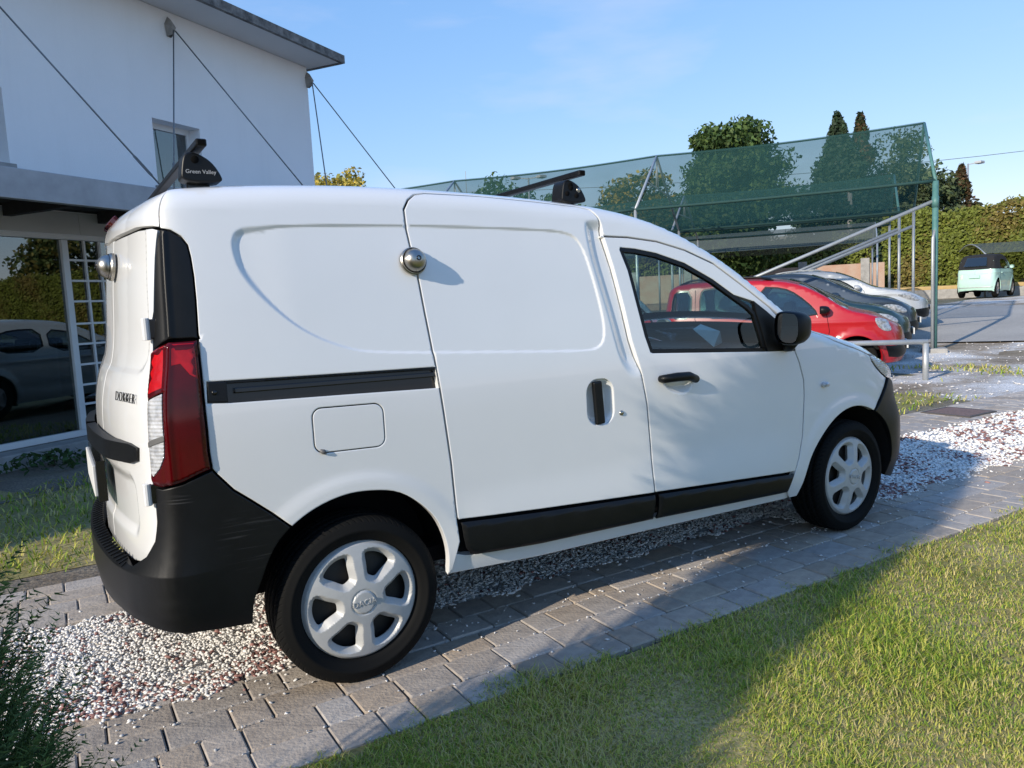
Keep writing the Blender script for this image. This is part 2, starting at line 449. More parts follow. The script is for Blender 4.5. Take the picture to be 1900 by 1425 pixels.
def sdf(u, v, loop):
    """positive inside"""
    sh = np.shape(u); q = np.stack([np.ravel(u), np.ravel(v)], 1); d = seg_dist(q, loop)
    return np.where(inside(q, np.asarray(loop, float)), d, -d).reshape(sh)

def panel(b, outline, holes=(), h=.03, D=None, feat=(), fh=.011, edge=.004, flange=.014, gap=.0038, off=0.0, sharp=False, step=None):
    """-> verts, faces, normals of a curved plate whose outline is given in (u, v) on shell b"""
    step = step or min(h, .018)
    loops = []
    o = resample(outline, step); o = o if area2(o) > 0 else o[::-1]
    loops.append(inset(o, gap)[0] if gap else o)
    for hl in holes:
        q = resample(hl, step); q = q if area2(q) < 0 else q[::-1]       # clockwise: 'inwards' leads away from the hole
        loops.append(q)
    pts = []; cons = []; nb = 0; outw = []
    for lp in loops:
        m = len(lp); cons += [(nb + i, nb + (i + 1) % m) for i in range(m)]; pts.append(lp); nb += m
        outw.append(-inset(lp, .001)[1])
    outw = np.concatenate(outw)
    if edge:
        for lp in loops: pts.append(resample(inset(lp, edge)[0], h)[::1])
    lo, hi = loops[0].min(0), loops[0].max(0)
    def grid(s):
        gx = np.arange(lo[0], hi[0] + s, s); gy = np.arange(lo[1], hi[1] + s, s * .87); X, Y = np.meshgrid(gx, gy); X[1::2] += s / 2
        return np.stack([X.ravel(), Y.ravel()], 1)
    def keep(q, m):
        k = inside(q, loops[0])
        for lp in loops[1:]: k &= ~inside(q, lp)
        q = q[k]
        for lp in loops: q = q[seg_dist(q, lp) > m] if len(q) else q
        return q
    g = keep(grid(h), edge + h * .45)
    if len(feat):
        fg = keep(grid(fh), edge + fh * .5); md = np.full(len(fg), 1e9); mg = np.full(len(g), 1e9)
        for line, rad in feat:
            md = np.minimum(md, seg_dist(fg, line, False) / rad)
            if len(g): mg = np.minimum(mg, seg_dist(g, line, False) / rad)
        g = np.concatenate([g[mg > 1.15], fg[md <= 1]])
    pts.append(g)
    allp = np.concatenate(pts)
    vc, ed, fc, ov, oe, of = delaunay_2d_cdt([Vector(p) for p in allp.tolist()], cons, [], 0, 1e-7)
    vc = np.array([tuple(p) for p in vc]); fc = np.array([f for f in fc if len(f) == 3])
    cen = vc[fc].mean(1); k = inside(cen, loops[0])
    for lp in loops[1:]: k &= ~inside(cen, lp)
    fc = fc[k]
    a = vc[fc]; cr = (a[:, 1, 0] - a[:, 0, 0]) * (a[:, 2, 1] - a[:, 0, 1]) - (a[:, 1, 1] - a[:, 0, 1]) * (a[:, 2, 0] - a[:, 0, 0])
    fc[cr < 0] = fc[cr < 0][:, ::-1]
    fc = fc[np.abs(cr) > 1e-10]
    Dt = (lambda u, v: 0 * u + off) if D is None else (lambda u, v: D(u, v) + off)
    u, v = vc[:, 0], vc[:, 1]
    X = b.Q(u, v, Dt); Nn = b.N(u, v, Dt)
    inv = {}
    for i, l in enumerate(ov):
        for j in l: inv[j] = i
    bi = np.array([inv[j] for j in range(nb)])
    e = 1e-3; Pu = (b.P(u + e, v) - b.P(u - e, v)) / (2 * e); Pv = (b.P(u, v + e) - b.P(u, v - e)) / (2 * e)
    O = outw[:, :1] * Pu[bi] + outw[:, 1:] * Pv[bi]; O /= np.linalg.norm(O, axis=1)[:, None] + 1e-9
    n0 = Nn[bi].copy()
    verts = X.copy(); nor = Nn.copy()
    if edge and not sharp:
        verts[bi] -= n0 * edge * .55; w = n0 + .75 * O; nor[bi] = w / np.linalg.norm(w, axis=1)[:, None]
    faces = fc.tolist()
    if flange:
        base = len(verts); low = verts[bi] - n0 * flange
        verts = np.concatenate([verts, verts[bi], low]); nor = np.concatenate([nor, O, O]); s = 0
        for lp in loops:
            m = len(lp)
            for i in range(m):
                j = (i + 1) % m
                faces.append([base + s + j, base + s + i, base + nb + s + i, base + nb + s + j])
            s += m
    return verts, faces, nor

def merge(*ds):
    V = []; F = []; Nn = []; n = 0
    for v, f, nn in ds:
        V.append(v); F += [[i + n for i in q] for q in f]; Nn.append(nn); n += len(v)
    return np.concatenate(V), F, np.concatenate(Nn)

def flip(d):
    v, f, n = d
    k = np.array([1, -1, 1.0]); return v * k, [q[::-1] for q in f], n * k

def plate(name, d, material, parent, mirror=False):
    me = mkmesh(name, d[0], d[1], material, True, d[2])
    o = link(name, me, parent)
    if mirror:
        d2 = flip(d); link(name, mkmesh(name, d2[0], d2[1], material, True, d2[2]), parent)
    return o

def topsheet(b, ua, ub, nu=40, ny=28, crown=.03, lift=0.0, inset_y=0.0):
    """sheet that spans between the two upper edges of a shell"""
    us = np.linspace(ua, ub, nu); R = b.P(us, b.vend(us) - .002)
    t = np.linspace(-1, 1, ny); w = np.maximum(-R[:, 1] - inset_y, 0.0)
    X = np.repeat(R[:, :1], ny, 1); Y = w[:, None] * t[None]
    Z = R[:, 2:3] + crown * sst(0, .6, w)[:, None] * (1 - t[None] ** 2) + lift
    V = np.stack([X, Y, Z], -1).reshape(-1, 3); F = []
    for i in range(nu - 1):
        for j in range(ny - 1): F.append([i * ny + j, (i + 1) * ny + j, (i + 1) * ny + j + 1, i * ny + j + 1])
    du = np.gradient(V.reshape(nu, ny, 3), axis=0); dy = np.gradient(V.reshape(nu, ny, 3), axis=1)
    n = np.cross(du, dy).reshape(-1, 3); n /= np.linalg.norm(n, axis=1)[:, None] + 1e-12; n[n[:, 2] < 0] *= -1
    n[np.abs(n).sum(1) < .1] = (0, 0, 1)
    return V, F, n

# ================================================================ the setting: ground, drive, lawns, lot
def gz(x, y):
    return .75 * sst(14, 30, np.hypot(np.asarray(x) - CAM[0], np.asarray(y) - CAM[1]))
P0 = np.array([13.39, 4.73]); E1 = np.array([-.57706, .8167]); E2 = np.array([.8167, .57706]); RZ_NET = math.atan2(E2[1], E2[0])
def lot(s, t, z=0.0):
    q = P0 + E2 * s + E1 * t
    return np.array([q[0], q[1], z + float(gz(q[0], q[1]))])
def project(X):
    q = np.asarray(X) - CAM; d = q @ _f
    return np.stack([950 + 1413.09 * (q @ _R) / d, 712.5 - 1413.09 * (q @ _U) / d, d], -1)
def sheet(name, nx, ny, f, material, kind='structure'):
    V = []; F = []
    for i in range(nx + 1):
        for j in range(ny + 1): V.append(f(i / nx, j / ny))
    for i in range(nx):
        for j in range(ny):
            a = i * (ny + 1) + j; F.append((a, a + ny + 1, a + ny + 2, a + 1))
    me = mkmesh(name, V, F, material, True); o = link(name, me)
    up = np.mean([p.normal.z for p in me.polygons])
    if up < 0: me.flip_normals()
    return tag(o, kind=kind)

def ground_mat(name, cols, scale, rough=.9, bump=(60, .4, .01), detail=8, fine=120):
    """patches of two or three colours with fine grain"""
    m, N, L, B = nodes_of(name); B.inputs['Roughness'].default_value = rough; B.inputs['Specular IOR Level'].default_value = .25
    co = N.new('ShaderNodeTexCoord'); t = N.new('ShaderNodeTexNoise'); t.inputs['Scale'].default_value = scale; t.inputs['Detail'].default_value = detail; t.inputs['Roughness'].default_value = .65
    L.new(co.outputs['Object'], t.inputs['Vector']); r = N.new('ShaderNodeValToRGB'); L.new(t.outputs['Fac'], r.inputs[0])
    el = r.color_ramp.elements; n = len(cols)
    while len(el) < n: el.new(.5)
    for i, c in enumerate(cols): el[i].position = .34 + .32 * i / (n - 1); el[i].color = (*c, 1)
    t2 = N.new('ShaderNodeTexNoise'); t2.inputs['Scale'].default_value = fine; t2.inputs['Detail'].default_value = 4; L.new(co.outputs['Object'], t2.inputs['Vector'])
    mr = N.new('ShaderNodeMapRange'); mr.inputs[1].default_value = .3; mr.inputs[2].default_value = .7; mr.inputs[3].default_value = .6; mr.inputs[4].default_value = 1.25; L.new(t2.outputs['Fac'], mr.inputs[0])
    mx = N.new('ShaderNodeMix'); mx.data_type = 'RGBA'; mx.blend_type = 'MULTIPLY'; mx.inputs['Factor'].default_value = 1
    L.new(r.outputs[0], mx.inputs['A']); L.new(mr.outputs[0], mx.inputs['B']); L.new(mx.outputs['Result'], B.inputs['Base Color'])
    b = N.new('ShaderNodeBump'); b.inputs['Strength'].default_value = bump[1]; b.inputs['Distance'].default_value = bump[2]
    t3 = N.new('ShaderNodeTexNoise'); t3.inputs['Scale'].default_value = bump[0]; t3.inputs['Detail'].default_value = 6; L.new(co.outputs['Object'], t3.inputs['Vector'])
    L.new(t3.outputs['Fac'], b.inputs['Height']); L.new(b.outputs[0], B.inputs['Normal'])
    return m
M['earth'] = ground_mat('dry_earth', [(.20, .16, .11), (.30, .25, .18), (.16, .15, .07)], .35)
M['lawn_soil'] = ground_mat('lawn_thatch', [(.19, .185, .06), (.30, .255, .11), (.40, .33, .17)], 1.6, fine=60)
M['gravel_bed'] = ground_mat('gravel_bed', [(.66, .645, .62), (.74, .73, .71), (.55, .52, .49)], 3.0, bump=(70, 1.0, .02), fine=75)
M['white_gravel'] = ground_mat('white_gravel_far', [(.20, .16, .11), (.36, .30, .235), (.60, .58, .55), (.78, .77, .75)], .55, bump=(40, .8, .02), fine=45)
M['asphalt'] = ground_mat('old_asphalt', [(.33, .315, .29), (.38, .36, .33), (.42, .40, .365)], .7, bump=(90, .3, .006), fine=80)
M['bed'] = ground_mat('paver_bed', [(.05, .045, .04), (.09, .085, .08)], 8, bump=(80, .5, .01))
M['dirt'] = ground_mat('bare_dirt', [(.15, .12, .09), (.22, .19, .15), (.17, .15, .10)], 1.2, bump=(35, .7, .02), fine=50)
def far(a):
    return np.sign(a) * (np.abs(a) ** 2.4)
sheet('ground', 90, 90, lambda a, b: (lambda x, y: (x, y, -.035 + float(gz(x, y))))(10 + 420 * far(2 * a - 1), 8 + 420 * far(2 * b - 1)), M['earth'])
sheet('lawn', 60, 24, lambda a, b: (-6 + 24 * a, -1.215 + .02 * math.sin(a * 60) - 9 * b ** 1.4, -.012 + .012 * math.sin(3 * a * 24) * math.sin(5 * b)), M['lawn_soil'])
sheet('far_lawn', 40, 16, lambda a, b: (-9 + 17 * a, 1.42 + (2.3 + max(0.0, 3.2 * (1 - a * 1.55))) * b, -.010 + .012 * math.sin(40 * a) * math.sin(6 * b)), M['lawn_soil'])
sheet('dirt_strip', 30, 10, lambda a, b: (-9 + 17 * a, 1.14 + .30 * b, -.014), M['dirt'])
BA = np.array([-1.371, 5.459]); BD = np.array([.82208, .56937]); BN = np.array([.56937, -.82208])
sheet('dirt_border', 40, 8, lambda a, b: (*(BA + BD * (-9 + 16 * a) + BN * (.05 + 1.55 * b)), -.005 + .015 * math.sin(55 * a) * math.sin(7 * b)), M['dirt'])
sheet('gravel_bed', 40, 4, lambda a, b: (-4 + 16 * a, -.56 + 1.08 * b, -.016), M['gravel_bed'])
sheet('drive', 40, 2, lambda a, b: (-4 + 16 * a, -1.24 + 2.46 * b, -.022), M['bed'])
sheet('gravel_yard', 60, 40, lambda a, b: (lambda x, y: (x, y, -.02 + float(gz(x, y)) + .018 * math.sin(1.7 * x) * math.sin(2.3 * y)))(6.2 + 22 * a, -6 + 16 * b) if True else None, M['white_gravel'])
sheet('parking_lot', 40, 60, lambda a, b: tuple(lot(1.30 + .12 * math.sin(b * 50) * (1 - a) + 7.35 * a, -34 + 52 * b, .012)), M['asphalt'])

# ---- block pavers: each stone on its own
M['paver'] = mat('paver_concrete', (.45, .39, .325), .85, spec=.3, noise=(15, .45, (.31, .268, .228)), bump=(70, .7, .006), objrand=.13)
def paver_mesh(l, w, k):
    r = random.Random(k); g = .0022; ch = .0055; t = .055
    jit = lambda: r.uniform(-.0013, .0013)
    base = [(-l / 2 + g, -w / 2 + g), (l / 2 - g, -w / 2 + g), (l / 2 - g, w / 2 - g), (-l / 2 + g, w / 2 - g)]
    # eight-sided outline: corners knocked off unevenly
    o = []
    for i, (x, y) in enumerate(base):
        c1, c2 = r.uniform(.003, .008), r.uniform(.003, .008)
        px, py = base[i - 1]; nx, ny = base[(i + 1) % 4]
        a = np.array([px - x, py - y]); a /= np.linalg.norm(a); b = np.array([nx - x, ny - y]); b /= np.linalg.norm(b)
        o.append((x + a[0] * c1 + jit(), y + a[1] * c1 + jit())); o.append((x + b[0] * c2 + jit(), y + b[1] * c2 + jit()))
    V = [(x, y, -t) for x, y in o] + [(x, y, -ch + jit()) for x, y in o] + [(x * (1 - 2 * ch / l), y * (1 - 2 * ch / w), jit() * .8) for x, y in o] + [(0, 0, .0015)]
    F = []
    for i in range(8):
        j = (i + 1) % 8; F += [(i, j, 8 + j, 8 + i), (8 + i, 8 + j, 16 + j, 16 + i), (16 + i, 16 + j, 24)]
    return mkmesh('paver', V, F, M['paver'])
LENS = (.125, .165, .205, .245)
pv_mesh = {(L, k): paver_mesh(L, .163, 31 * k + int(L * 1000)) for L in LENS for k in range(5)}
spots = []
prng = random.Random(5)
for y0, nr in ((-1.215, 5), (.50, 4)):
    for row in range(nr):
        x = -3.6 + prng.uniform(-.2, 0); y = y0 + .163 * (row + .5)
        while x < 11.5:
            L = prng.choice(LENS); spots.append((x + L / 2, y, L)); x += L
sc_ = []
for s in spots:
    q = project((s[0], s[1], 0)); ok = q[2] > .3 and -60 < q[0] < 1960 and -60 < q[1] < 1500
    hid = -.70 < s[1] < 2 and 0.3 < s[0] < 3.4 and s[1] > -.2
    d = math.dist((s[0], s[1], 0), tuple(CAM))
    sc_.append((0 if (not ok or hid) else s[2] / d ** 2 * (abs(CAM[2]) / d), ok))
order = sorted(range(len(spots)), key=lambda i: -sc_[i][0])
drive = bpy.data.objects['drive']
rest_v = []; rest_f = []
for n_, i in enumerate(order):
    x, y, L = spots[i]
    me = pv_mesh[(L, prng.randrange(5))]
    rot = Matrix.Rotation(prng.choice((0, math.pi)) + prng.uniform(-.006, .006), 4, 'Z') @ Matrix.Rotation(prng.uniform(-.008, .008), 4, 'X') @ Matrix.Rotation(prng.uniform(-.006, .006), 4, 'Y')
    Mx = Matrix.Translation((x, y, prng.uniform(-.002, .001))) @ rot
    if n_ < 300 and sc_[i][0] > 0:
        o = link('paver', me, drive); o.matrix_local = Mx
    else:
        b = len(rest_v); rest_v += [tuple(Mx @ v.co) for v in me.vertices]; rest_f += [tuple(b + k for k in p.vertices) for p in me.polygons]
tag(link('paver_remainder', mkmesh('paver_remainder', rest_v, rest_f, M['paver']), drive), kind='stuff')

# ---- loose stones of the middle strip
ICO = np.array([(0, -.526, .851), (0, .526, .851), (0, -.526, -.851), (0, .526, -.851), (.851, 0, .526), (-.851, 0, .526), (.851, 0, -.526), (-.851, 0, -.526), (.526, .851, 0), (-.526, .851, 0), (.526, -.851, 0), (-.526, -.851, 0)])
ICF = np.array([(0, 4, 1), (0, 1, 5), (0, 5, 11), (0, 11, 10), (0, 10, 4), (1, 4, 8), (1, 8, 9), (1, 9, 5), (5, 9, 7), (5, 7, 11), (11, 7, 2), (11, 2, 10), (10, 2, 6), (10, 6, 4), (4, 6, 8), (3, 8, 6), (3, 9, 8), (3, 7, 9), (3, 2, 7), (3, 6, 2)])
def stones(pos, size, col):
    n = len(pos); a = rng.uniform(0, 2 * math.pi, n); tilt = rng.uniform(-.5, .5, n)
    S = np.stack([size * rng.uniform(.75, 1.5, n), size * rng.uniform(.6, 1.0, n), size * rng.uniform(.35, .6, n)], 1)
    V = ICO[None] * S[:, None, :] * rng.uniform(.8, 1.2, (n, 12, 1))
    x = V[..., 0] * np.cos(tilt)[:, None] - V[..., 2] * np.sin(tilt)[:, None]; z = V[..., 0] * np.sin(tilt)[:, None] + V[..., 2] * np.cos(tilt)[:, None]; y = V[..., 1]
    c, s = np.cos(a)[:, None], np.sin(a)[:, None]
    V = np.stack([x * c - y * s, x * s + y * c, z], -1) + pos[:, None, :]
    F = ICF[None] + 12 * np.arange(n)[:, None, None]
    return V.reshape(-1, 3), F.reshape(-1, 3), np.repeat(col, 12, 0)
def patchy(x, y, f, seed=0.0):
    return np.sin(f * x + seed) * np.sin(f * 1.3 * y + 1.7 * seed) + .6 * np.sin(2.3 * f * x - 1.1 * f * y + seed * 2) 
def gravel(x0, x1, y0, y1, n, size):
    x = rng.uniform(x0, x1, n); y = rng.uniform(y0, y1, n)
    e = .05 * np.sin(9 * x) + .04 * np.sin(23 * x + 1)
    y = np.where(rng.random(n) < .12, y + rng.normal(0, .07, n), y) + e * np.sign(y) * (np.abs(y) > .3) * .6
    pos = np.stack([x, y, np.where(y < -.41, rng.uniform(.001, .004, n), rng.uniform(-.012, .002, n))], 1)
    rd = (sst(.2, 1.5, patchy(x, y, 4.2, .9) + .5 * rng.normal(0, 1, n)) * .62 + .04) * np.where(x < .3, .95, np.where(x > 3.2, .95, .25))
    isr = rng.random(n) < rd
    v = rng.uniform(.82, .96, n); col = np.stack([v, v * .965, v * .91], 1)
    rv = rng.uniform(.5, 1.35, n); red = np.stack([.30 * rv, .15 * rv, .13 * rv], 1)
    col = np.where(isr[:, None], red, col)
    return stones(pos, np.where(isr, size * 1.35, size) * rng.uniform(.7, 1.25, n), col)
parts_ = [gravel(-1.5, .1, -.56, .52, 15000, .0078), gravel(.1, 2.7, -.41, .35, 9500, .0085), gravel(2.7, 5.2, -.60, .52, 8500, .0100), gravel(5.2, 9.5, -.66, .52, 5200, .0145)]
# stray chips on the pavers and in the joints
n = 560; x = rng.uniform(-1.2, 6.5, n); y = np.where(rng.random(n) < .7, -.56 - np.abs(rng.normal(0, .22, n)), .5 + np.abs(rng.normal(0, .16, n))); k = y > -1.2
v = rng.uniform(.5, .85, k.sum()); parts_.append(stones(np.stack([x, y, 0 * x + .004], 1)[k], rng.uniform(.003, .0085, k.sum()), np.stack([v, v * .97, v * .93], 1)))
n = 500; x = rng.uniform(-1.1, 4, n); jr = np.round((rng.uniform(-1.2, -.45, n) + 1.215) / .163) * .163 - 1.215
v = rng.uniform(.5, .85, n); parts_.append(stones(np.stack([x, jr + rng.normal(0, .004, n), 0 * x - .002], 1), rng.uniform(.003, .006, n), np.stack([v, v * .97, v * .93], 1)))
V = []; F = []; Cc = []; b = 0
for a_, f_, c_ in parts_: V.append(a_); F.append(f_ + b); Cc.append(c_); b += len(a_)
M['stone'] = mat('gravel_stone', (.7, .7, .68), .8, attr=True, noise=(150, .25))
tag(link('gravel', mkmesh('gravel', np.concatenate(V), np.concatenate(F), M['stone'], False, None, np.concatenate(Cc))), 'loose white marble chips with red lava stones along the drive', 'gravel', kind='stuff')
n = 2400; D_ = rng.uniform(9.5, 19, n); an_ = rng.uniform(-.62, .35, n) + .42; x = CAM[0] + D_ * np.cos(an_); y = CAM[1] + D_ * np.sin(an_); k = (y > -1.0) & (x > 7.2) & ((np.stack([x, y], 1) - P0) @ E2 < 1.35)
x, y = x[k], y[k]; v = rng.uniform(.45, .80, len(x)); a_, f_, c_ = stones(np.stack([x, y, gz(x, y) - .008 + 0 * x], 1), rng.uniform(.010, .024, len(x)), np.stack([v, v * .97, v * .94], 1))
tag(link('yard_gravel', mkmesh('yard_gravel', a_, f_, M['stone'], False, None, c_)), 'coarse white chippings strewn over the yard beyond the drive', 'gravel', kind='stuff')

# ---- grass
M['grass'] = mat('grass_blade', (.1, .15, .03), .55, attr=True, transl=.30, spec=.3)
def blades(x, y, z, h, w, dry, lean=1.6):
    n = len(x); a = rng.uniform(0, 2 * math.pi, n); ca, sa = np.cos(a), np.sin(a)
    l = rng.uniform(.35, 1.0, n) * lean * h; b2 = rng.uniform(0, 2 * math.pi, n)
    px, py = -sa * w / 2, ca * w / 2
    dx, dy = np.cos(a) * l, np.sin(a) * l
    V = np.zeros((n, 5, 3))
    V[:, 0] = np.stack([x - px, y - py, z], 1); V[:, 1] = np.stack([x + px, y + py, z], 1)
    V[:, 2] = np.stack([x + dx * .35 + px * .8, y + dy * .35 + py * .8, z + h * .6], 1); V[:, 3] = np.stack([x + dx * .35 - px * .8, y + dy * .35 - py * .8, z + h * .6], 1)
    V[:, 4] = np.stack([x + dx, y + dy, z + h * rng.uniform(.75, 1.0, n)], 1)
    i = 5 * np.arange(n)[:, None]
    F = np.concatenate([i + [0, 1, 2], i + [0, 2, 3], i + [3, 2, 4]])
    g = rng.random(n)
    green = np.stack([.17 + .14 * g, .28 + .13 * g, .025 + .025 * g], 1); straw = np.stack([.52 + .17 * g, .43 + .15 * g, .17 + .08 * g], 1); yel = np.stack([.48 + .12 * g, .48 + .09 * g, .08 + .05 * g], 1)
    r = rng.random(n); col = np.where((r < dry)[:, None], straw, np.where((r < dry + .36)[:, None], yel, green))
    return V.reshape(-1, 3), F, np.repeat(col, 5, 0)
def grass_obj(name, label, sets):
    V = []; F = []; C_ = []; b = 0
    for v, f, c in sets: V.append(v); F.append(f + b); C_.append(c); b += len(v)
    return tag(link(name, mkmesh(name, np.concatenate(V), np.concatenate(F), M['grass'], False, None, np.concatenate(C_))), label, 'grass', kind='stuff')
def sample_lawn(n, region, zf=lambda x, y: 0 * x):
    """points inside the view, denser near the camera"""
    D = .9 * (14 / .9) ** rng.random(n); az = 1.0273 + rng.uniform(-.66, .64, n); x = CAM[0] + D * np.cos(az); y = CAM[1] + D * np.sin(az)
    k = region(x, y); return x[k], y[k], D[k]
near = lambda x, y: (y < -1.19 + .045 * np.sin(5 * x) + .03 * np.sin(17 * x + 1) + .022 * np.sin(41 * x) + rng.normal(0, .012, len(x))) & (x < 15)
x, y, D = sample_lawn(420000, near)
dry = np.clip(.22 + .17 * patchy(x, y, 2.6, .4), .03, .5); hh = (.021 + .011 * np.clip(patchy(x, y, 3.7, 2.2), -1, 1.5)) * rng.uniform(.4, 1.5, len(x)); hh = np.maximum(hh, .014)
s1 = blades(x, y, -.012 + 0 * x, hh, .0019 + .0008 * D * rng.uniform(.5, 1, len(x)), dry)
# a thin scatter outside the frame so the lawn goes on
n = 80000; xo = rng.uniform(-4, 9, n); yo = -1.23 - 4.2 * rng.random(n) ** 1.3; pq = project(np.stack([xo, yo, 0 * xo], 1)); ko = ~((pq[:, 2] > .2) & (np.abs(pq[:, 0] - 950) < 1000) & (pq[:, 1] < 1480)); xo, yo = xo[ko], yo[ko]; s1b = blades(xo, yo, -.012 + 0 * xo, rng.uniform(.014, .045, len(xo)), .0045 + 0 * xo, .2 + 0 * xo)
grass_obj('grass', 'short sunlit lawn grass with yellow dry patches beside the drive', [s1, s1b])
def wallside(x, y): return (np.stack([x, y], -1) - BA) @ BN
left = lambda x, y: (y > 1.44 + .05 * np.sin(9 * x) + .04 * np.sin(21 * x)) & (wallside(x, y) > 1.30 + .15 * np.sin(3 * x)) & (x < 2)
x, y, D = sample_lawn(90000, left)
s2 = blades(x, y, -.012 + 0 * x, rng.uniform(.025, .07, len(x)), .0025 + .0011 * D, np.clip(.14 + .1 * patchy(x, y, 2, .1), .03, .4))
strip = lambda x, y: (y > 1.2) & (y < 2.05 + .15 * np.sin(5 * x)) & (x > 4.6) & (x < 8.2)
x, y, D = sample_lawn(60000, strip); s3 = blades(x, y, -.012 + 0 * x, rng.uniform(.03, .08, len(x)), .003 + .0012 * D, .22 + 0 * x)
grass_obj('far_grass', 'shaded grass between the van and the white building', [s2, s3])
def tuft_region(x, y):
    q = np.stack([x, y], -1) - P0; s, t = q @ E2, q @ E1
    return (patchy(x, y, 1.7, .3) + .35 * rng.normal(0, 1, len(x)) > -.55 + 1.6 * np.abs((s + 2.15) / 1.9) ** 2 + .9 * np.abs((t - .1) / 2.4) ** 2) & (x > 8.5)
x, y, D = sample_lawn(150000, tuft_region); s4 = blades(x, y, gz(x, y) - .02, rng.uniform(.03, .10, len(x)), .004 + .0012 * D, .30 + 0 * x)
grass_obj('yard_grass', 'patchy rough grass growing through the yard gravel by the shelter post', [s4])
# drain cover
dc = thing('manhole_cover', 'rusty brown rectangular drain cover set in the far paver row', 'cover', (7.02, .84, 0))
g = MB(); g.box((0, 0, .004), (.44, .44, .016)); g.build('cover_plate', mat('rusty_iron_cover', (.22, .14, .115), .8, noise=(30, .4), bump=(90, .6, .004)), dc, bevel=.004)
g = MB()
for s_ in (-1, 1): g.box((s_ * .235, 0, .003), (.03, .50, .02)); g.box((0, s_ * .235, .0035), (.44, .03, .02))
g.build('cover_frame', mat('iron_frame', (.09, .08, .075), .8, noise=(30, .4)), dc, bevel=.003)

# ================================================================ the white van
VX = thing('delivery_van', 'white panel van with black bumpers and roof bars parked on the paved drive', 'van')
B = van
ve = lambda u: float(B.vend(u))
u0, u1 = B.u0, B.u1
trim_r = [(-.598, 1.625), (-.553, 1.618), (-.515, 1.599), (-.492, 1.572), (-.484, 1.532), (-.479, 1.471), (-.479, 1.396), (-.483, 1.274)]
trim_l = [(-.598, 1.625), (-.618, 1.588), (-.630, 1.537), (-.642, 1.448), (-.655, 1.367), (-.668, 1.342), (-.668, 1.243)]
tl_r = [(-.483, 1.274), (-.482, 1.218), (-.475, 1.129), (-.472, 1.057), (-.470, .985), (-.470, .913), (-.466, .859)]
tl_b = [(-.466, .859), (-.504, .846), (-.555, .826), (-.62, .814), (-.655, .818), (-.667, .835)]
tl_l = [(-.668, .85), (-.664, .979), (-.663, 1.096), (-.668, 1.243)]
b_top = [(-.466, .859), (-.454, .842), (-.407, .783), (-.357, .741), (-.293, .685), (-.233, .627)]
b_arch = [(-.233, .627), (-.279, .584), (-.321, .514), (-.352, .443), (-.370, .400), (-.378, .323)]
b_left = [(-.655, .811), (-.658, .766), (-.660, .704), (-.667, .644), (-.70, .594), (-.766, .556), (-.9, .548)]
sd_rear = [(.395, 1.781), (.349, 1.768), (.314, 1.738), (.291, 1.70), (.290, 1.648), (.299, 1.559), (.312, 1.47), (.323, 1.323), (.336, 1.177), (.343, 1.092), (.375, .752), (.385, .542)]
sd_top = [(.395, 1.781), (.625, 1.781), (.887, 1.764), (1.098, 1.747), (1.165, 1.729)]
bseam = [(1.165, 1.729), (1.187, 1.687), (1.196, 1.652), (1.198, 1.603), (1.227, 1.475), (1.259, 1.291), (1.278, 1.156), (1.294, 1.099), (1.321, 1.004), (1.345, .872), (1.359, .679), (1.363, .558), (1.368, .468)]
frame = [(1.193, 1.604), (1.335, 1.599), (1.496, 1.581), (1.66, 1.541), (1.829, 1.477), (2.0, 1.372), (2.179, 1.255), (2.262, 1.195)]
glass = [(1.283, 1.556), (1.366, 1.550), (1.485, 1.530), (1.649, 1.483), (1.815, 1.404), (1.943, 1.326), (2.035, 1.270), (2.075, 1.235), (2.099, 1.148), (2.128, 1.048), (2.115, 1.042), (1.395, 1.088), (1.381, 1.094), (1.358, 1.168), (1.328, 1.336), (1.308, 1.454), (1.278, 1.545)]
fdf = [(2.335, 1.026), (2.364, .967), (2.395, .877), (2.399, .796), (2.394, .732), (2.384, .596), (2.354, .485), (2.321, .413)]
rarch = [(-.233, .627), (-.174, .663), (-.093, .693), (-.011, .705), (.073, .699), (.158, .676), (.244, .612), (.301, .538), (.333, .438), (.337, .365), (.335, .318)]
farch = [(2.371, .269), (2.395, .342), (2.445, .462), (2.537, .569), (2.651, .651), (2.77, .689), (2.865, .688), (2.944, .669), (3.004, .646), (3.098, .582), (3.157, .494), (3.175, .425), (3.184, .343), (3.176, .254)]
def dens(p, step=.025):
    p = np.array(p, float); t = np.r_[0, np.cumsum(np.sqrt(np.hypot(*np.diff(p, axis=0).T)))]; q = spl(np.c_[t, p])(np.linspace(0, t[-1], max(8, int(np.hypot(*np.diff(p, axis=0).T).sum() / step))))
    return [tuple(a) for a in q]
rarch = dens(rarch); f_a, f_b = dens(farch[:9]), dens(farch[8:]); b_arch = dens(b_arch)
fbump = [(3.004, .646), (3.04, .666), (3.127, .732), (3.244, .814)]
hoodl = [(2.44, 1.135), (2.57, 1.105), (2.66, 1.062), (2.76, 1.029), (2.88, .995), (3.002, .961)]
press = [(-.282, 1.634), (-.019, 1.642), (.284, 1.645), (.586, 1.640), (.915, 1.632), (.999, 1.623), (1.054, 1.603), (1.088, 1.549), (1.114, 1.441), (1.134, 1.333), (1.146, 1.236), (1.137, 1.165), (1.105, 1.134), (1.051, 1.123), (.838, 1.135), (.577, 1.153), (.333, 1.169), (.118, 1.186), (.021, 1.203), (-.105, 1.258), (-.205, 1.336), (-.282, 1.419), (-.322, 1.486), (-.335, 1.538), (-.337, 1.579), (-.326, 1.608), (-.312, 1.621)]
press = smooth_loop(press, 2)
